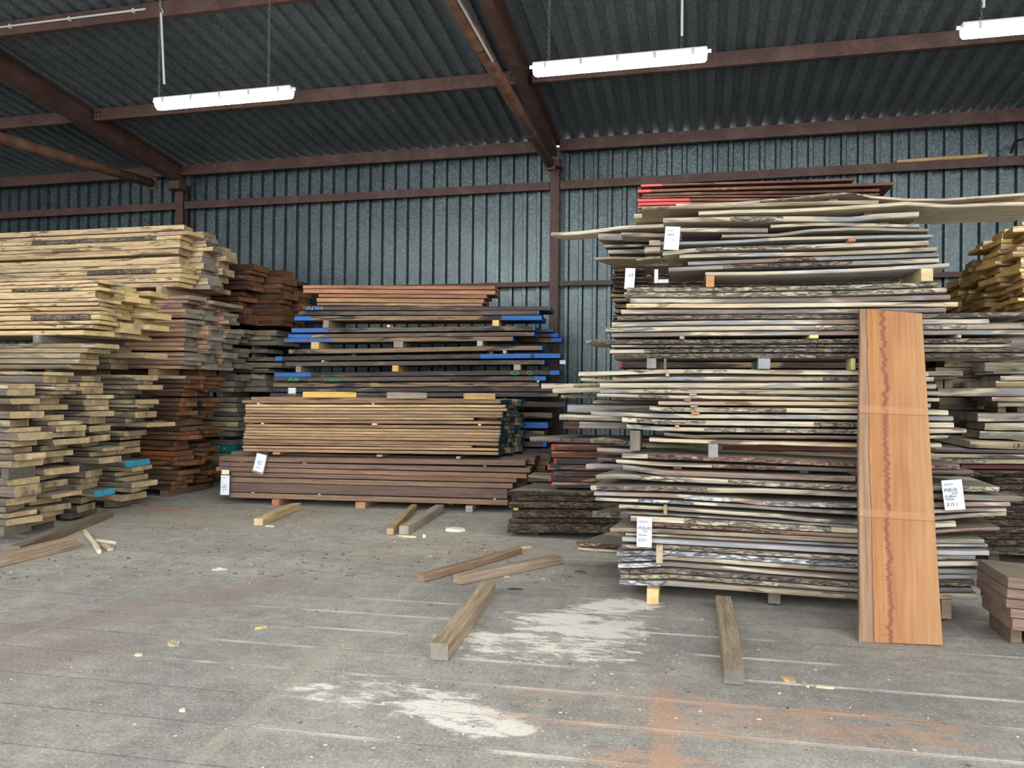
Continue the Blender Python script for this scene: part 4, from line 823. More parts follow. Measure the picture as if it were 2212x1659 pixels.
CDK = Stack('the dark red pile near the wall', 10.35, mats=('face', 'edge_brown', 'end_brown'), kind='red_brown_plank', word='slab')
lpile(CDK, [(1160, 562, 628), (1145, 634, 668), (1090, 674, 728), (1125, 734, 786), (1105, 790, 828), (1050, 850, 890), (1000, 896, 942), (1005, 950, 1000), (990, 1005, 1060), (1080, 1075, 1180)], ZA, .42, (1.5, 1.8), [(98, 64, 46), (84, 58, 46)], ['dark red', 'bark-edged red'], 36, bmat='bark_dark')
CR = []
for r in range(2):
    st = Stack(['the middle row of the dark red pile', 'the wall-side row of the dark red pile'][r], 10.35 + .45 * (r + 1), mats=('face', 'edge_brown', 'end_brown'), kind='red_brown_plank', word='slab')
    CDK.resolve(); zt_ = CDK.ztop(CDK.b[0], CDK.b[0]['P'][-1][0]); zb2 = CDK.ztop(CDK.b[-1], CDK.b[-1]['P'][-1][0]) - CDK.b[-1]['t']
    fill_rows(st, zb2, zt_ - .12 * r - .03, -6.42 + .03 * r, True, (1.4, 1.7), (.07, .12), .42, [(104, 70, 50), (92, 64, 48)], ['red brown', 'dark brown'], rnd, .004, True, .09); CR.append(st)
CG = Stack('the grey pile under the dark red pile', 10.35, mats=('face', 'edge_slab', 'end_grey'), kind='thick_plank', word='slab')
GR = [(126, 118, 104), (140, 130, 112), (110, 106, 100)]
lpile(CG, [(1000, 1232, 1272), (1000, 1276, 1312), (920, 1320, 1366), (960, 1428, 1474), (980, 1478, 1520), (960, 1530, 1580), (960, 1590, 1640)], ZA, .45, (1.5, 1.8), GR, ['grey tan', 'weathered grey'], 37)
lpile(CG, [(930, 245, 300), (930, 304, 355), (920, 362, 402), (950, 452, 494), (950, 502, 540), (950, 545, 585), (950, 588, 622, dict(c=(96, 78, 76), a='red chalked dark')), (950, 628, 664), (960, 672, 716), (940, 722, 754), (930, 760, 802), (930, 835, 882), (940, 886, 950, dict(pr=.28, pmat='paint_teal', a='teal ended'))], ZD, .45, (1.5, 1.8), GR, ['grey', 'tan ended grey'], 38)
lpile(CG, [(930, 955, 1010), (930, 1015, 1070), (930, 1075, 1130), (930, 1135, 1180)], ZD, .45, (1.5, 1.8), GR, ['low grey'], 39)
CG2 = Stack('the wall-side grey pile under the dark red pile', 10.85, mats=('face', 'edge_slab', 'end_grey'), kind='thick_plank', word='slab')
lpile(CG2, [(1400, 1245, 1302), (1340, 1308, 1350), (1395, 1356, 1400), (1300, 1440, 1480), (1325, 1522, 1562), (1455, 1580, 1632), (1310, 1640, 1680)], ZA, .6, (1.6, 1.9), GR, ['grey tan', 'grey'], 40)
lpile(CG2, [(1290, 195, 228), (1205, 245, 292), (1210, 296, 355), (1230, 360, 402), (1030, 452, 500), (1030, 506, 560), (1030, 566, 620), (1030, 626, 690), (1030, 696, 760), (1030, 766, 830), (1030, 836, 900), (1030, 906, 970), (1030, 976, 1040), (1030, 1046, 1110)], ZD, .6, (1.6, 1.9), GR, ['dark grey', 'grey weathered'], 41)

# front slab columns on the far left
SL = [(128, 116, 98), (112, 102, 90), (142, 128, 106), (104, 96, 88)]
SM = ('face_dusty', 'edge_slab', 'end_tan')
YC2 = 6.97
U0 = Stack('the front row of the upper yellow pile', YC2, mats=('face', 'edge_pale', 'end_pale'), kind='pale_plank', word='slab')
YU = [(202, 176, 132), (186, 160, 120), (208, 184, 144)]
lpile(U0, [(1000, 725, 758), (985, 765, 797), (1000, 803, 834), (960, 842, 908), (985, 916, 948), (985, 955, 988), (1010, 1000, 1036), (985, 1045, 1078), (1010, 1084, 1134), (1000, 1145, 1178), (920, 1188, 1224), (830, 1245, 1294)], ZB, .38, (2.2, 2.6), YU, ['pale yellow', 'golden', 'cream'], 42)
U0.b[2].update(bk=[(20, 150)], bmat='bark_grey'); U0.b[8].update(bk=[(60, 190)], bmat='bark_grey')
U0.block(71, 84, 722, 740, (130, 126, 118), 'grey bearer under the upper yellow pile', 1.3)
U0.resolve(); uz_ = (U0.ztop(U0.b[0], U0.b[0]['P'][-1][0]), U0.ztop(U0.b[-1], U0.b[-1]['P'][-1][0]) - U0.b[-1]['t'])
UR = []
for r in range(2):
    st = Stack(['the middle row of the upper yellow pile', 'the rear row of the upper yellow pile'][r], YC2 + .41 * (r + 1), mats=('face', 'edge_pale', 'end_pale'), kind='pale_plank', word='slab')
    fill_rows(st, uz_[1], uz_[0] - .02 * r, -6.47 + .02 * r, True, (2.2, 2.6), (.045, .075), .38, YU, ['tan', 'pale yellow', 'greyed yellow'], rnd, .003, True, .14); UR.append(st)
C2 = Stack('the second slab column at left', YC2, mats=SM, kind='thick_plank', word='slab')
lpile(C2, [(960, 1380, 1425), (880, 1430, 1478), (800, 1482, 1536), (790, 1542, 1592), (690, 1600, 1645)], ZB, .36, (2.0, 2.3), [(150, 134, 106), (132, 122, 106)], ['grey tan', 'dusty tan'], 43)
lpile(C2, [(640, 118, 160), (620, 168, 200), (640, 205, 262), (655, 270, 300), (640, 306, 355), (650, 360, 396), (690, 400, 445), (690, 450, 505), (700, 520, 566), (690, 600, 648), (640, 652, 692), (800, 694, 722), (690, 728, 765), (775, 775, 822), (665, 880, 936), (625, 940, 984), (640, 988, 1035), (740, 1040, 1090, dict(pr=.012, pmat='paint_turq', a='turquoise ended')), (635, 1095, 1142), (600, 1160, 1216)], ZC, .38, (2.0, 2.3), SL, ['grey brown', 'dusty grey', 'tan ended', 'weathered'], 44)
C2.block(150, 168, 1001, 1016, (100, 94, 84), 'bearer low in the second slab column', .4)
C2.block(130, 150, 1107, 1122, (100, 94, 84), 'floor bearer under the second slab column', .4)
C3 = Stack('the third slab column at left', 7.83, mats=SM, kind='thick_plank', word='slab')
lpile(C3, [(1180, 1412, 1470), (1450, 1475, 1535), (1100, 1540, 1585), (1120, 1590, 1645)], ZB, .42, (2.0, 2.3), [(150, 134, 106), (132, 122, 106)], ['grey tan', 'dusty tan'], 45)
lpile(C3, [(1065, 110, 150), (1090, 154, 186), (1080, 190, 226), (950, 232, 262), (900, 265, 302), (1060, 305, 345), (1085, 350, 376), (1010, 380, 398), (1060, 405, 455), (990, 458, 490), (1150, 495, 528), (980, 560, 602), (940, 608, 632), (930, 650, 698), (925, 702, 745), (985, 800, 848, dict(pr=.012, pmat='paint_turq', a='bright turquoise ended')), (1040, 852, 885), (900, 890, 922), (980, 926, 968), (1030, 972, 1015), (1040, 1018, 1052), (955, 1070, 1122)], ZC, .45, (2.0, 2.3), SL, ['grey brown', 'dusty grey', 'tan ended', 'pale ended'], 46)
C3.block(215, 232, 983, 996, (100, 94, 84), 'bearer low in the third slab column', .4)
C3.block(225, 245, 1083, 1097, (100, 94, 84), 'floor bearer under the third slab column', .45)
C1 = Stack('the first slab column at left', 6.27, mats=SM, kind='thick_plank', word='slab')
lpile(C1, [(320, 85, 112), (330, 118, 172), (395, 182, 200), (420, 203, 235), (420, 238, 266), (300, 270, 300), (200, 303, 346), (215, 350, 392, dict(sr=.1)), (240, 436, 480), (350, 484, 516), (430, 520, 566), (380, 570, 612), (400, 628, 672), (300, 678, 722), (300, 728, 772), (250, 776, 830), (330, 862, 915), (300, 918, 956), (260, 972, 1022), (250, 1028, 1062), (400, 1066, 1100), (210, 1108, 1160), (290, 1164, 1216), (300, 1220, 1262), (230, 1268, 1318)], ZC, .42, (2.0, 2.3), SL, ['grey brown', 'splintered tan', 'dusty grey', 'tan ended'], 47)
C1.block(27, 46, 886, 897, (130, 120, 100), 'bearer in the first slab column at left', .4)
C1.block(20, 40, 1005, 1014, (100, 94, 84), 'low bearer in the first slab column at left', .4)
C1.block(25, 45, 1137, 1154, (100, 94, 84), 'floor bearer under the first slab column at left', .4)
C0 = Stack('the stack cut by the left edge', 5.80, mats=SM, kind='thick_plank', word='slab')
lpile(C0, [(40, 180, 222), (40, 225, 275), (60, 300, 345), (60, 405, 460), (60, 475, 532), (40, 536, 572), (120, 576, 636), (60, 642, 690), (20, 700, 742), (85, 746, 798), (60, 802, 856), (30, 945, 1000), (90, 1005, 1095), (30, 1105, 1160), (30, 1168, 1216), (20, 1222, 1262), (20, 1266, 1318)], ZC, .36, (1.4, 1.6), SL, ['grey brown', 'dusty grey', 'tan ended'], 48)
C0.block(2, 18, 1013, 1030, (100, 94, 84), 'bearer between the cut off slab ends', .3)
C0.block(-5, 8, 1138, 1160, (100, 94, 84), 'floor bearer under the cut off slab ends', .3)

# ------------------------------------------------------------------ the rack on the far right, left ends towards us
SH = [(206, 176, 112), (190, 160, 104)]
def rpile(st, z0, z1, xe, seed, tr, w, jx=.07, L=(1.3, 1.5), **kw): fill_rows(st, z0, z1, xe, False, L, tr, w, kw.pop('col', SH), kw.pop('adjs', ['yellow brown', 'brownish yellow', 'dull gold']), R_(seed), .003, True, jx, mats=kw.pop('mats', ('face', 'edge_pale', 'end_shade')), **kw)
RK = []
for r, (y, w, zt_) in enumerate(((7.45, .40, 2.98), (7.88, .42, 3.0), (8.33, .40, 2.98), (8.76, .40, 2.86), (9.20, .40, 2.80), (9.65, .5, 2.72))):
    st = Stack('the ' + ['frontmost', 'second', 'third', 'fourth', 'fifth', 'hindmost'][r] + ' row of yellow ends at the right', y, mats=('face', 'edge_pale', 'end_shade'), kind='pale_plank', word='slab')
    rpile(st, 2.12, zt_, 2.66 + .02 * r, 60 + r, (.034, .056) if r < 3 else (.05, .085), w); RK.append(st)
lo = []
for r, (y, w) in enumerate(((7.45, .40), (7.9, .45), (8.4, .45), (9.05, .9))):  # third pile is added as dark backing that hides the bright wall
    st = Stack(['the dark pile below the yellow ends', 'the rear dark pile below the yellow ends', 'the added dark backing pile below the yellow ends', 'the wall-side dark pile below the yellow ends'][r], y, mats=('face_dusty', 'edge_dark', 'end_grey'), kind='thick_plank', word='slab')
    rpile(st, .1, 2.11, (2.42, 2.12, 2.2, 2.4)[r], 70 + r, (.08, .14) if r < 3 else (.2, .3), w, (.2, .1, .1, .1)[r], L=(1.6, 1.9), col=[(128, 118, 104), (112, 104, 96), (146, 132, 110)], adjs=['grey brown', 'dark grey', 'brown'], mats=None); lo.append(st)
R4 = Stack('the heap right of the leaning plank', 6.75, mats=('face_dusty', 'edge_slab', 'end_grey'), kind='thick_plank', word='slab')
R4.add([(2098, 953), (2240, 958)], 15, (176, 160, 130), 'wide dusty numbered', w=.8, sl=-.30)
nb_ = R4.b[0]
R4.add([(2024, 970), (2240, 974)], 10, (112, 106, 106), 'dark grey', w=.5)
R4.add([(2010, 979), (2240, 981)], 11, (178, 168, 146), 'cream', w=.5)
R4.add([(2040, 992), (2240, 994)], 10, (166, 156, 136), 'bark-edged tan', bk=[(2055, 2140)], w=.5)
R4.add([(2080, 1005), (2240, 1007)], 8, (110, 60, 56), 'dark red', w=.5)
for i, (y, x) in enumerate(((1018, 2090), (1032, 2150), (1047, 2160), (1062, 2110), (1078, 2100), (1094, 2110), (1109, 2110), (1124, 2115), (1139, 2105), (1154, 2110), (1169, 2110), (1184, 2116))):
    R4.add([(x, y), (2240, y + 1)], 13, (92, 86, 80), 'dark brown bark', bk=True, bmat='bark_dark', w=.6)
R4.block(2150, 2175, 1196, 1243, (90, 84, 76), 'bearer under the heap right of the leaning plank', .5, yo=.15)
R5 = Stack('the long boards behind the leaning plank', 6.9, mats=('face_dusty', 'edge_patchy', 'end_grey'), kind='waney_board')
for i, (x, y, xr, yr, t, a, c) in enumerate(((1992, 802, 2082, 802, 10, 'short dusty', WARM), (1992, 813, 2070, 813, 7, 'short brown', DKG), (2030, 839, 2240, 839, 17, 'broad grey', GREY), (2150, 803, 2240, 803, 5, 'thin blue grey', BLUEG), (2165, 812, 2240, 812, 10, 'tan', WARM), (2155, 823, 2240, 824, 12, 'yellowish', (170, 144, 104)), (2145, 858, 2240, 858, 9, 'lower tan', WARM), (2160, 870, 2240, 870, 9, 'square-cut tan', WARM), (2115, 893, 2240, 892, 18, 'thick grey', GREY), (2130, 914, 2240, 914, 16, 'thick brown', WARM), (2120, 932, 2240, 934, 16, 'lower brown', GREY))):
    R5.add([(x, y), (xr, yr)], t, c, a, w=.45)
R6 = Stack('the brown pile at the right edge', 5.05, mats=('face_dusty', 'edge_plain', 'end'), kind='sawn_plank', word='plank')
for (x, y, t, a) in ((2178, 1247, 24, 'topmost dusty'), (2176, 1272, 21, 'second brown'), (2174, 1294, 20, 'third brown'), (2184, 1315, 20, 'fourth dark'), (2188, 1336, 26, 'lowest bearer-like')):
    R6.add([(x, y), (2290, y + 12)], t, (136, 116, 102), a, w=.5, live=False)

ALL = [A, AB, AB2, Bt, Ct, CB, Dt, DB, RB, RR, RL, RT, RED, M2, M1, M3, M3B, T0_, B0, BL, BL2, CDK, CG, CG2, U0, C2, C3, C1, C0, R4, R5, R6] + M2R + M1R + TR + BRW + CR + UR + RK + lo
for s in ALL: s.build()
print('BOARDS', sum(len(s.b) for s in ALL), 'BLOCKS', sum(len(s.blocks) for s in ALL))
# chalk marks and numbers drawn on the boards
def find(st, adj):
    for o in COL.objects:
        if o.get('label', '').startswith(adj) and st.desc in o.get('label', ''): return o
def mark(st, adj, body, px, py, hpx, mat, sx=1.0, shear=0.0, nm='chalk_mark', yoff=-.006):
    o = find(st, adj); p = onY(px, py, st.Y, st.k, st.X0); h = hpx * depth(p) / F
    cu_ = bpy.data.curves.new(nm, 'FONT'); cu_.body = body; cu_.size = h * 1.35; cu_.extrude = .0004; cu_.materials.append(MAT[mat]); cu_.shear = shear; cu_.resolution_u = 3; cu_.offset = h * .03
    t = bpy.data.objects.new(nm, cu_); COL.objects.link(t); t.parent = o
    bpy.context.view_layer.update(); t.matrix_world = Matrix.Translation(p + Vector((0, yoff, 0))) @ Matrix.Rotation(st.ang, 4, 'Z') @ Matrix.Rotation(math.pi / 2, 4, 'X') @ Matrix.Diagonal((sx, 1, 1, 1)); to_mesh(t)
mark(M3, 'dark green chalked', 'AB', 622, 823, 8, 'chalk', 1.9); mark(M3, 'dark green chalked', 'OO', 700, 823, 7, 'chalk', 2.2)
mark(M3, 'green marked blue ended', 'O', 1102, 809.5, 8, 'chalk', 2.4); mark(M3, 'green marked blue ended', 'O', 1138, 809.5, 8, 'chalk', 1.4)
mark(M3, 'grey marked', 'ΑΠΗ', 662, 669.5, 7.5, 'chalkblue', 1.7); mark(M3, 'long bright blue ended', 'ξ', 1146, 771, 6, 'black_ink', 2.0, yoff=-.012)
mark(R4, 'wide dusty numbered', '1,9  39', 2183, 967.5, 10.5, 'black_ink', .82, .2, 'handwriting', -.03)
mark(RR, 'grey edged', 'Ξ', 1210, 953, 8, 'black_ink', 1.0, 0, 'handwriting', -.03); mark(RR, 'grey edged', 'Ξ', 1234, 954, 8, 'black_ink', 1.0, 0, 'handwriting', -.03)
# ------------------------------------------------------------------ lamps and wiring
def chain_pts(p0, p1, link=.034, r=.0032):
    p0, p1 = Vector(p0), Vector(p1); n = int((p1 - p0).length / (link * .78)); parts = []
    for i in range(n):
        c = p0 + (p1 - p0) * ((i + .5) / n); a = i % 2; path = []
        for q in range(9):
            t = 2 * math.pi * q / 8; x, z = math.cos(t) * link * .3, math.sin(t) * link * .5
            path.append(c + (Vector((x, 0, z)) if a else Vector((0, x, z))))
        parts.append(tube_pts(path, r, 4))
    return merge(*parts)
lampdesc = {1: 'lit fluorescent strip lamp over the empty aisle behind the pale slabs', 2: 'lit fluorescent strip lamp beside the middle rafter', 3: 'lit fluorescent strip lamp furthest to the right, partly out of view'}
YL = 6.7
for i, (x0, x1, chains, cond) in {1: (-5.42, -3.83, (345, 581), (348, 28, 355, 182)), 2: (-1.51, .06, (1186, 1473), (1472, 0, 1473, 78)), 3: (1.93, 3.50, (2120, 0), (2123, 0, 2125, 17))}.items():
    e = tag(empty('hanging_strip_lamp', (x0, YL, 4.31)), lampdesc[i], 'lamp', 'strip lamps on chains'); L = x1 - x0
    V, Fc = box_pts(.03, L - .03, -.055, .055, .035, .085, .012); mesh_obj('lamp_body', V, Fc, 'white', parent=e)
    rings = [[(x, math.cos(a) * .058 * s, .02 + math.sin(a) * .05 * s) for a in [math.pi * q / 12 + math.pi for q in range(13)]] + [(x, .05 * s, .034), (x, -.05 * s, .034)] for x, s in ((.035, .6), (.05, .95), (.07, 1), (L - .07, 1), (L - .05, .95), (L - .035, .6))]
    mesh_obj('diffuser', *loft(rings), 'lit', parent=e, smooth=False)
    for xx in (0.0, L - .045): mesh_obj('cable_gland', *tube_pts([(xx, 0, .06), (xx + .045, 0, .06)], .016, 8), 'white', parent=e)
    for k in range(5): mesh_obj('clip', *box_pts(.15 + k * (L - .3) / 4 - .012, .15 + k * (L - .3) / 4 + .012, -.062, -.054, .015, .07), 'alu', parent=e)
    for cpx in chains:
        cx_ = (onY(cpx, 100, YL).x if cpx else x1 - .25) - x0
        V, Fc = chain_pts((cx_, 0, .085), (cx_, 0, roofz(YL) - 4.31 - .01)); mesh_obj('chain', V, Fc, 'chain', parent=e)
    a = onY(cond[0], cond[1], YL - .05); b = onY(cond[2], cond[3], YL - .05)
    if cond[1] == 0: a = Vector((b.x, a.y, roofz(YL) - .1))
    pts = [a, b]; c = mesh_obj('conduit', *tube_pts(pts, .0115, 8), 'pvc'); fix_normals(c)
    tag(c, {1: 'vertical white conduit hanging beside the leftmost lamp chain', 2: 'vertical white conduit above the middle lamp', 3: 'short white conduit end above the lamp at the edge'}[i], 'conduit')
# conduit along the third purlin, with saddle clips
a, b = onY(-20, 62, 7.585), onY(314, 19, 7.585); a.z = b.z = (a.z + b.z) / 2 ; 
c = mesh_obj('conduit', *tube_pts([(-12, 7.585, b.z), b], .0125, 8), 'pvc'); tag(c, 'long white conduit clipped along the roof purlin', 'conduit')
for px in (22, 150, 288):
    q = onY(px, 40, 7.58).x; V, Fc = box_pts(q - .012, q + .012, 7.566, 7.598, b.z - .03, b.z + .018); mesh_obj('saddle_clip', V, Fc, 'pvc', parent=c)
off = Vector((.082, -.02, .045))
ca_, cb_ = onX(1064, 132, -2.27 + .08), onX(990, 0, -2.27 + .08); dd = cb_ - ca_
c = mesh_obj('conduit', *tube_pts([ca_, cb_, cb_ + dd * .5], .0125, 8), 'pvc'); tag(c, 'white conduit strapped to the rusty tie pipe', 'conduit')
w = mesh_obj('power_cord', *tube_pts([ca_ + Vector((.016, 0, 0)), ca_ + Vector((.06, .0, .0)), ca_ + Vector((.16, -.1, -.06)), Vector((-1.72, YL + .1, 4.43)), Vector((-1.53, YL, 4.37))], .0045, 6), 'cable'); tag(w, 'thin black cable from the conduit to the middle lamp', 'cable')
pc = [onY(px, py, 11.66) for px, py in ((1180, 334), (1194, 338), (1203, 345), (1205, 360), (1212, 371), (1206, 380), (1214, 384), (1222, 392))]
tag(mesh_obj('power_cord', *tube_pts(pc, .009, 6), 'cable'), 'black cable looped round the top of the middle column', 'cable')
pc = [onY(px, py, 11.7) for px, py in ((2184, 330), (2190, 312), (2200, 303), (2215, 300), (2228, 308))]
tag(mesh_obj('power_cord', *tube_pts(pc, .02, 8), 'cable'), 'coil of black cable on the wall at the far right', 'cable')
pc = [onY(px, py, 7.57) for px, py in ((345, -6), (346, 14), (352, 24), (350, 30))]
tag(mesh_obj('power_cord', *tube_pts(pc, .006, 6), 'pvc'), 'short pale cable hanging over the purlin edge', 'cable')

# ------------------------------------------------------------------ battens on the floor and on the girt
BEAMS = []
def segd(p, a, b):
    d = (b - a).xy; t = max(0, min(1, (p - a).xy.dot(d) / d.length_squared)); return ((a.xy + d * t) - p.xy).length
def beam(p0, p1, w, h, col, label, ecol='end', name='timber_batten', z=0.0, z1=None, mats='edge_plain', cat='wood beam', roll=0.0, sag=0.0):
    p0, p1 = Vector(p0), Vector(p1); dx, dy = p1.x - p0.x, p1.y - p0.y; L = math.hypot(dx, dy); rnd = R_(label)
    if z < .3: BEAMS.append((p0, p1, w / 2))
    sd = Vector((rnd.random() * 9, rnd.random() * 9, 0)); bv = min(.006, h * .12); rings = []
    n = max(3, int(L / .12))
    for i in range(n + 1):
        x = L * i / n; ins = bv if i in (0, n) else 0
        dyy = mnoise.noise(Vector((x * 1.1, 0, 0)) + sd) * .010; dz = sag * (1 - (2 * i / n - 1) ** 2); hh = h + mnoise.noise(Vector((x * 2, 5, 0)) + sd) * .004
        b = bv
        rings.append([(x, y + dyy, zz + dz) for y, zz in ((-w / 2 + b, ins * .5), (w / 2 - b, ins * .5), (w / 2 - ins * .5, b), (w / 2 - ins * .5, hh - b), (w / 2 - b, hh - ins * .5), (-w / 2 + b, hh - ins * .5), (-w / 2 + ins * .5, hh - b), (-w / 2 + ins * .5, b))])
    V, Fc = loft(rings); mi = [0] * (len(Fc) - 2) + [1, 1]
    tilt = math.atan2((z1 - z), L) if z1 is not None else 0
    o = mesh_obj(name, V, Fc, [mats, ecol], mi, loc=(p0.x, p0.y, z + .001), rot=(roll, -tilt, math.atan2(dy, dx)), color=lin(tuple(min(235, v * 1.1) for v in col))); o.rotation_mode = 'XYZ'; fix_normals(o)
    return tag(o, label, cat)
zf = lambda px, py: onZ(px, py, 0)
beam(zf(558, 1136), zf(640, 1101), .105, .082, (176, 156, 120), 'pale squared batten on the floor before the dark brown planks')
beam(zf(842, 1156), zf(896, 1100), .075, .07, (156, 136, 104), 'slim batten leaning beside a thicker one on the floor')
beam(zf(872, 1155), zf(950, 1106), .105, .09, (146, 138, 122), 'grey squared batten lying on the floor next to a slimmer one')
beam(zf(908, 1257), zf(1122, 1196), .075, .06, (142, 118, 98), 'thin brown batten with a split, lying on bare floor')
beam(zf(988, 1262), zf(1205, 1217), .10, .07, (148, 132, 114), 'grey brown batten lying just behind the thick beam')
beam(zf(950, 1428), zf(1056, 1283), .105, .10, (152, 136, 113), 'thick knotty beam with a chipped end, alone on the floor', 'end_grey')
beam(zf(1588, 1480), zf(1562, 1312), .105, .082, (146, 132, 110), 'pale batten pointing at the grey stack near the leaning plank', 'end_grey')
beam(zf(30, 1200), zf(235, 1117), .10, .085, (116, 106, 92), 'long dark batten on the floor along the left slabs')
beam(onZ(-70, 1240), zf(158, 1184), .11, .10, (150, 132, 112), 'long tan batten running out at the left edge')
beam(zf(214, 1197), zf(184, 1152), .035, .035, (214, 200, 170), 'thin white split lath on the floor by the tan batten', name='lath', z=.001, cat='wood offcut')
beam(zf(208, 1170), zf(248, 1176), .03, .025, (206, 196, 172), 'thin pale lath lying crossways over the floor litter', name='lath', cat='wood offcut')
beam(zf(224, 1180), zf(238, 1191), .05, .03, (178, 160, 130), 'small bark chip next to the pale laths', name='offcut', cat='wood offcut')
beam(zf(282, 1091), zf(414, 1108), .03, .02, (150, 116, 92), 'long thin brown stick on the floor before the red brown slabs', name='stick', cat='wood offcut')
beam(zf(1128, 1186), zf(1146, 1184), .05, .02, (190, 172, 140), 'small pale chip behind the thin brown batten', name='offcut', cat='wood offcut')
ga = onY(1937, 348, 11.86); gb = onY(2131, 335, 11.86); gz = onY(1106, 396.8, 11.80).z
beam((ga.x, 11.87, 0), (gb.x, 11.85, 0), .06, .05, (170, 142, 100), 'lone pale batten resting on the upper wall girt', z=gz + .002, z1=gz + .01)

# three blocks on the orange brown planks
zt = M2TOP + .002
def onm2(px, py): return onZ(px, py, zt)
beam((-4.90, 8.84, 0), (-4.32, 9.16, 0), .095, .075, (206, 170, 96), 'yellow block on the orange planks, the first from the left', z=zt, mats='edge_plain', cat='wood block', name='bearer')
beam((-3.80, 8.94, 0), (-3.36, 9.16, 0), .095, .08, (150, 140, 122), 'grey block in the middle on the orange planks', z=zt, cat='wood block', name='bearer')
beam((-2.82, 9.03, 0), (-2.49, 9.22, 0), .095, .08, (190, 162, 112), 'tan block with a dark grain line on the orange planks', z=zt, cat='wood block', name='bearer')

# ------------------------------------------------------------------ the leaning plank
def plank_mat():
    g = G('orange brown hardwood with sapwood stripe'); v = g.coord('Object', False); x, y, z = g.sep(v)
    st = g.vmath('MULTIPLY', v, (26, 26, 1.1)); n = g.noise(st, 1.4, 5, .6); n2 = g.noise(g.vmath('MULTIPLY', v, (6, 6, 2.5)), 1.5, 3); fx = g.noise(g.vmath('MULTIPLY', v, (1, 1, 1)), 2, 2)
    xx = g.math('ADD', x, g.math('MULTIPLY', g.math('SUBTRACT', n2, .5), .03))
    c = g.mix(g.step(n, .3, .7), lin((154, 103, 62)), lin((175, 128, 83)))
    c = g.mix(g.step(xx, .02, .2), c, g.mix(g.step(n, .3, .7), lin((166, 121, 79)), lin((179, 138, 95))))
    c = g.mix(g.step(xx, -.065, -.09), c, g.mix(g.step(n, .3, .7), lin((159, 106, 63)), lin((175, 127, 80))))
    c = g.mix(g.step(xx, -.142, -.155), c, g.mix(g.step(n, .3, .7), lin((131, 98, 73)), lin((162, 133, 106))))
    c = g.mix(g.math('MULTIPLY', g.step(g.math('ABSOLUTE', g.math('ADD', xx, .148)), .007, .001), .7), c, lin((91, 57, 38)))
    zig = g.noise(g.vmath('MULTIPLY', v, (0, 0, 1)), 17, 3, .75); zb_ = g.noise(g.vmath('MULTIPLY', v, (0, 0, 1)), 2.2, 1)
    cen = g.math('ADD', -.135, g.math('ADD', g.math('MULTIPLY', zig, .11), g.math('MULTIPLY', zb_, .06)))
    dist_ = g.math('ABSOLUTE', g.math('SUBTRACT', x, cen)); c = g.mix(g.math('MULTIPLY', g.step(dist_, .022, .003), .75), c, lin((119, 61, 52)))
    dots = g.vor(g.vmath('MULTIPLY', v, (40, 40, 22)), 1.2); c = g.mix(g.math('MULTIPLY', g.math('MULTIPLY', g.step(dots, .22, .12), g.step(g.math('ABSOLUTE', g.math('ADD', xx, .11)), .05, .02)), .5), c, lin((131, 77, 42)))
    sc1 = g.noise(g.vmath('MULTIPLY', v, (4, 4, 60)), 2, 3); sc2 = g.noise(v, 3, 2); c = g.mix(g.math('MULTIPLY', g.step(sc1, .6, .72), g.step(sc2, .5, .65, 0, .45)), c, lin((204, 175, 145)))
    for zz in (1.41, .755):
        c = g.mix(g.math('MULTIPLY', g.step(g.math('ABSOLUTE', g.math('SUBTRACT', z, zz)), .03, .018), .45), c, lin((185, 138, 98)))
        c = g.mix(g.math('MULTIPLY', g.step(g.math('ABSOLUTE', g.math('SUBTRACT', z, zz - .025)), .006, .001), .5), c, lin((117, 71, 47)))
    c = g.mul(c, g.step(fx, .3, .7, .93, 1.06)); g.bump(n, .12, .003)
    return g.done(c, .6, 0, .3)
MAT['plank'] = plank_mat()
A0, A1 = zf(1855, 1386), zf(2037, 1398)
YT = 5.455
T0, T1 = onY(1856, 672, YT), onY(1993, 676, YT)
b0 = (A0 + A1) / 2; t0 = (T0 + T1) / 2; ax = t0 - b0; Lp = ax.length; zax = ax.normalized(); xax = (A1 - A0).normalized(); xax = (xax - zax * xax.dot(zax)).normalized(); yax = zax.cross(xax)
w0, w1 = (A1 - A0).length / 2, (T1 - T0).length / 2; th = .045; rings = []
dl = (T0 - t0).dot(xax); dr = (T1 - t0).dot(xax)
for i in range(15):
    q = i / 14; zz = Lp * q; xl = -w0 + (dl + w0) * q; xr2 = w0 + (dr - w0) * q; wv = .004 * math.sin(q * 9) ; bv = .003
    sk = .012 * (2 * q - 1) if i in (0, 14) else 0
    rings.append([(xl + wv + bv, 0, zz + sk), (xr2 - bv, 0, zz - sk), (xr2, bv, zz - sk), (xr2, th - bv, zz - sk), (xr2 - bv, th, zz - sk), (xl + wv + bv, th, zz + sk), (xl + wv, th - bv, zz + sk), (xl + wv, bv, zz + sk)])
V, Fc = loft(rings)
lp = mesh_obj('hardwood_plank', V, Fc, ['plank', 'end_brown'], [0] * (len(Fc) - 2) + [1, 1]); fix_normals(lp)
MM = Matrix((xax, yax, zax)).transposed().to_4x4(); MM.translation = b0 + Vector((0, 0, .006)); lp.matrix_world = MM
tag(lp, 'tall orange brown hardwood plank leaning upright against the grey stack', 'plank')

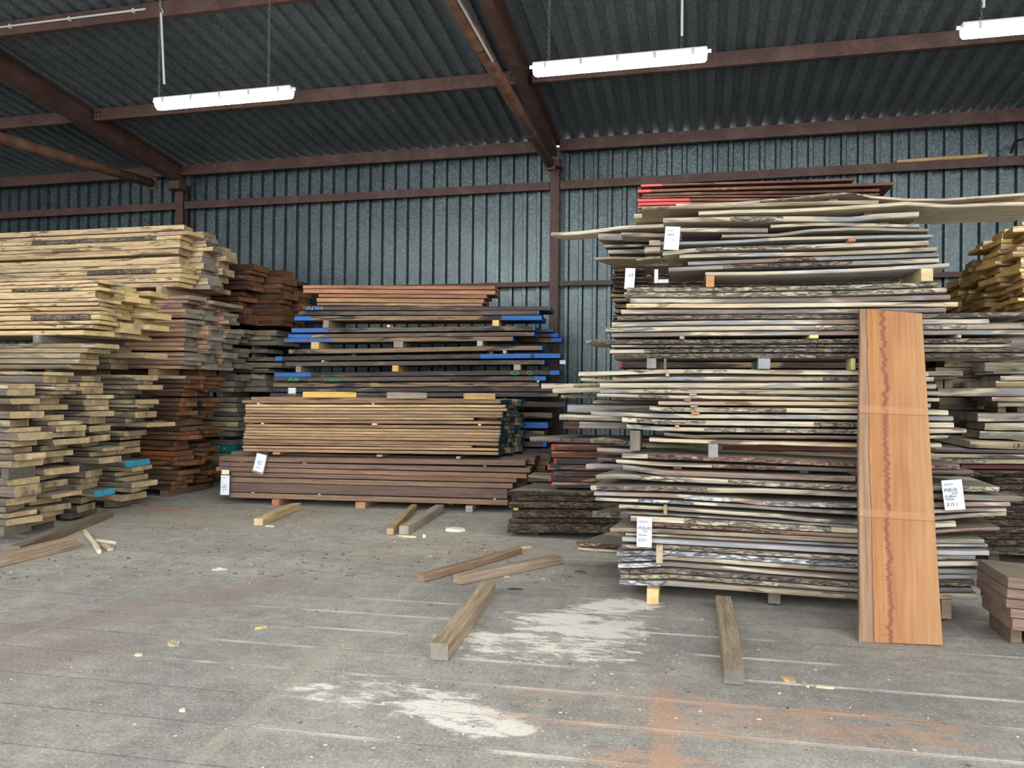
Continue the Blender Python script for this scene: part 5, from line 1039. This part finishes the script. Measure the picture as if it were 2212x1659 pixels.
# ------------------------------------------------------------------ paper tags
def text(parent, body, x, z, size, mat='ink', y=-.0012, shear=.15, sx=1.0, rz=0.0, name='handwriting', al='LEFT'):
    cu_ = bpy.data.curves.new(name, 'FONT'); cu_.body = body; cu_.size = size; cu_.extrude = .0002; cu_.shear = shear; cu_.align_x = al; cu_.materials.append(MAT[mat]); cu_.resolution_u = 3; cu_.offset = size * .012
    o = bpy.data.objects.new(name, cu_); COL.objects.link(o); o.parent = parent; o.location = (x, y, z); o.rotation_euler = (math.pi / 2, rz, 0); o.scale = (sx, 1, 1); return to_mesh(o)
def paper_tag(px0, px1, py0, py1, Y, label, lines, lean=0.0, mat='paper', sleeve=False, k=0.0, X0=0.0, curl=.01, card=False, bow=0.0):
    a, b = onY(px0, py0, Y, k, X0), onY(px1, py1, Y, k, X0); w, h = (b - a).xy.length, a.z - b.z
    e = tag(empty('hanging_tag', (a.x, a.y, b.z), (0, lean, math.atan(k))), label, 'paper tag'); n = 8
    def sheetp(x0, x1, z0, z1, y=0.0, t=.0006):
        rings = []
        for i in range(n + 1):
            z = z0 + (z1 - z0) * i / n; q = z / h; yy = y - curl * (1 - q) ** 2 ; xo = bow * math.sin(q * math.pi)
            rings.append([(x0 + xo, yy, z), (x1 + xo, yy, z), (x1 + xo, yy + t, z), (x0 + xo, yy + t, z)])
        return loft(rings)
    if sleeve: sp = mesh_obj('plastic_sleeve', *sheetp(-.012, w + .012, -.025, h + .085, .0015, .0008), 'clear', parent=e)
    o = mesh_obj('paper', *sheetp(0, w, 0, h if not card else h * .78), mat, parent=e); fix_normals(o)
    if card: mesh_obj('card', *sheetp(.008, w - .008, h * .82, h * 1.0), 'card', parent=e)
    for body, fx, fz, size, sx, nm in lines:
        q = fz; text(e, body, w * fx, h * fz, h * size, y=-.0014 - curl * (1 - q) ** 2, sx=sx, mat='ink' if nm == 'handwriting' else 'black_ink', shear=.15 if nm == 'handwriting' else 0, name=nm)
    return e
HW = 'handwriting'; PR = 'printed_text'
paper_tag(1376, 1408, 1117, 1182, 5.50, 'white paper tag with blue handwriting ending in ΕΠ I', [('12.5.21', .1, .82, .12, .95, HW), ('Иοβεδη', .07, .59, .15, .82, HW), ('οη)', .4, .50, .10, 1, HW), ('52mm', .1, .37, .11, 1.0, HW), ('ΕΠ I', .1, .18, .13, 1.1, HW)], curl=.012)
paper_tag(2041, 2085, 1038, 1104, 5.46, 'white paper tag with handwriting on the stack right of the plank', [('12.5.21', .1, .82, .10, .95, HW), ('Иοβεδη', .06, .62, .16, .72, HW), ('(ση)', .42, .52, .11, .9, HW), ('33-38mm', .06, .42, .11, .85, HW), ('+52mm', .06, .33, .11, .85, HW), ('Σ.Π. I', .1, .13, .14, 1.0, HW)], lean=-.11, curl=.01)
paper_tag(1434, 1466, 489, 539, 5.47, 'plain white paper sheet hanging from the top tier of the grey stack', [('12.5.21', .15, .8, .09, .9, HW), ('Иοβεδη', .15, .62, .10, .8, HW), ('I Ε', .5, .4, .08, 1, HW)], lean=.07, curl=.02)
paper_tag(1349, 1370, 579, 624, 7.52, 'creased white tag on the thin dark boards behind the grey stack', [('2', .35, .62, .16, 1, HW), ('Σ', .6, .62, .16, 1, HW)], curl=.02, lean=.05)
kk, xx0 = .094, -4.08
paper_tag(548, 569, 977.5, 1016, 8.70, 'white tag in a clear sleeve across the upper dark brown planks', [('Αφζέλια', .2, .53, .09, .9, PR), ('Νιγηρ.', .3, .40, .09, .9, PR), ('52 mm', .25, .20, .10, .9, PR)], lean=.20, sleeve=True, k=kk, X0=xx0, curl=.02)
paper_tag(477.5, 495.5, 1014.5, 1069, 8.69, 'white tag with a cream card hanging at the corner of the dark planks', [('Νο 6', .25, .66, .06, .9, PR), ('Ιροκο', .25, .36, .06, .9, PR), ('Καμερούν', .1, .28, .06, .8, PR), ('65 mm', .25, .19, .06, .9, PR), ('Α΄', .25, .10, .06, .9, PR)], sleeve=True, k=kk, X0=xx0, curl=.012, card=True)
paper_tag(623.5, 638, 838, 850, 9.9, 'small white tag half hidden behind the yellow block', [], sleeve=True, k=.1, X0=-4, curl=.005)
paper_tag(1209, 1221.5, 778, 786.5, 10.2, 'small blank white tag sticking out by the blue ended planks', [], k=.1, X0=-4, curl=.0)
# bent metal bracket behind the upper tier
e = tag(empty('metal_bracket', onY(1413, 612, 5.75)), 'bent silver metal bracket stuck between boards of the grey stack', 'bracket')
mesh_obj('upright', *box_pts(0, .03, 0, .04, .0, .105, .003), 'alu', parent=e); mesh_obj('foot', *box_pts(.03, .105, 0, .04, 0, .03, .003), 'alu', parent=e)

# ------------------------------------------------------------------ litter
def chip(px, py, L, w, ang, col, label, h=.012):
    p = zf(px, py); BEAMS.append((p, p + Vector((.001, 0, 0)), L / 2)); rnd = R_(label); k = 7; ring = []
    for q in range(k):
        a = 2 * math.pi * q / k; rr = rnd.uniform(.75, 1.1); ring.append((math.cos(a) * L / 2 * rr, math.sin(a) * w / 2 * rr))
    V = [(x, y, 0) for x, y in ring] + [(x * .9, y * .9, h * rnd.uniform(.5, 1.2)) for x, y in ring]
    Fc = [tuple(range(k - 1, -1, -1)), tuple(range(k, 2 * k))] + [(i, (i + 1) % k, k + (i + 1) % k, k + i) for i in range(k)]
    o = mesh_obj('wood_chip', V, Fc, 'face', loc=(p.x, p.y, .001), rot=(0, 0, ang), color=lin(col)); tag(o, label, 'wood chip')
chip(982, 1147, .25, .16, .1, (226, 222, 210), 'large white chip on the floor between the battens', .03)
chip(880, 1160, .27, .05, -.1, (226, 208, 168), 'long cream splinter in front of the paired battens')
chip(916, 1161, .04, .04, 0, (226, 226, 222), 'tiny white lump at the end of the cream splinter', .03)
chip(474, 1231, .13, .06, .3, (226, 222, 208), 'white chip alone on the open floor')
chip(376, 1392, .07, .10, .8, (204, 190, 160), 'tan bark flake on the open floor')
chip(1702, 1468, .07, .11, .4, (216, 186, 138), 'tan flake to the right of the pale batten')
chip(1739, 1480, .03, .09, .2, (208, 196, 160), 'narrow pale splinter beside the tan flake')
chip(1783, 1487, .10, .02, .05, (224, 212, 176), 'thin cream splinter below the leaning plank')
chip(565, 1358, .03, .10, -.6, (214, 194, 132), 'yellow splinter left of the thick beam')
chip(300, 1417, .05, .03, .1, (206, 192, 158), 'small oval chip on a floor joint')
chip(395, 1537, .04, .03, .3, (220, 216, 204), 'small curved white chip near the lower left')
chip(115, 1163, .11, .06, .5, (196, 178, 140), 'flat pale chip between the two long battens')
chip(582, 1138, .12, .03, .0, (214, 208, 196), 'white splinter beside the pale squared batten')
chip(1095, 1247, .07, .05, .5, (186, 168, 138), 'small tan square chip below the grey brown batten')
chip(1112, 1274, .13, .03, .3, (70, 62, 56), 'dark bark strip right of the thick beam')
chip(1255, 1238, .14, .05, -.7, (112, 98, 86), 'dark bark strip before the low dark boards')
rnd = R_(5); V, Fc, mi = [], [], []
for i in range(3600):
    z = rnd.random()
    if z < .35: px, py = rnd.uniform(-50, 1250), rnd.uniform(1085, 1260)
    elif z < .75: px, py = rnd.gauss(1150, 330), rnd.gauss(1450, 120)
    else: px, py = rnd.uniform(-100, 2300), rnd.uniform(1200, 1690)
    if py < 1130 + max(0, (px - 1000) * .35) and px > 1000 or py < 1070 + max(0, 140 - px) * .6: continue
    p = zf(px, py)
    if p.y < .5 or p.x < -6.4 or any(segd(p, a, b) < w + .05 for a, b, w in BEAMS): continue
    dark = rnd.random() < (.65 if py < 1250 else .08); L = min(.05, rnd.lognormvariate(-5.2 if py > 1260 else -4.6, .5) * (1.9 if dark else 1)); w = L * rnd.uniform(.15, .6); a = rnd.gauss(.1, .7); h = min(.006, w * .5)
    ca, sa = math.cos(a), math.sin(a); b = len(V)
    for x, y, zz in ((-L, -w * .6, .0005), (L, -w, .0005), (L * .8, w, .0005), (-L * .8, w, .0005), (-L * .5, 0, h), (L * .6, 0, h)): V.append((p.x + (x * ca - y * sa) * .5, p.y + (x * sa + y * ca) * .5, zz))
    Fc += [tuple(b + q for q in f) for f in ((0, 1, 5, 4), (1, 2, 5), (2, 3, 4, 5), (3, 0, 4))]; mi += [1 if dark else 0] * 4
MAT['chips'] = plain('pale wood chips', (206, 192, 166), .9); MAT['crumbs'] = plain('dark bark crumbs', (96, 80, 66), .9)
o = mesh_obj('wood_litter', V, Fc, ['chips', 'crumbs'], mi); tag(o, 'small pale chips and dark bark crumbs scattered over the concrete floor', 'wood litter'); o['kind'] = 'stuff'

# ------------------------------------------------------------------ light
wd = bpy.data.worlds.new('overcast sky'); sc.world = wd; wd.use_nodes = True; nt = wd.node_tree
bg = nt.nodes['Background']; bg.inputs[1].default_value = 2.3
tcn = nt.nodes.new('ShaderNodeTexCoord'); sp = nt.nodes.new('ShaderNodeSeparateXYZ'); nt.links.new(tcn.outputs['Generated'], sp.inputs[0])
mr = nt.nodes.new('ShaderNodeMapRange'); mr.inputs[1].default_value = -1; mr.inputs[2].default_value = 1; mr.inputs[3].default_value = .35; mr.inputs[4].default_value = 1.5; nt.links.new(sp.outputs[0], mr.inputs[0])
vm = nt.nodes.new('ShaderNodeVectorMath'); vm.operation = 'SCALE'; vm.inputs[0].default_value = (.985, .99, 1.0); nt.links.new(mr.outputs[0], vm.inputs['Scale']); nt.links.new(vm.outputs[0], bg.inputs[0])
sc.view_settings.view_transform = 'Standard'; sc.view_settings.look = 'None'; sc.view_settings.gamma = 1; sc.view_settings.use_curve_mapping = False
sc.view_settings.exposure = 1.05
sc.cycles.max_bounces = 7; sc.cycles.diffuse_bounces = 4; sc.cycles.glossy_bounces = 3; sc.cycles.transparent_max_bounces = 6; sc.cycles.sample_clamp_indirect = 6
sc.cycles.use_denoising = True
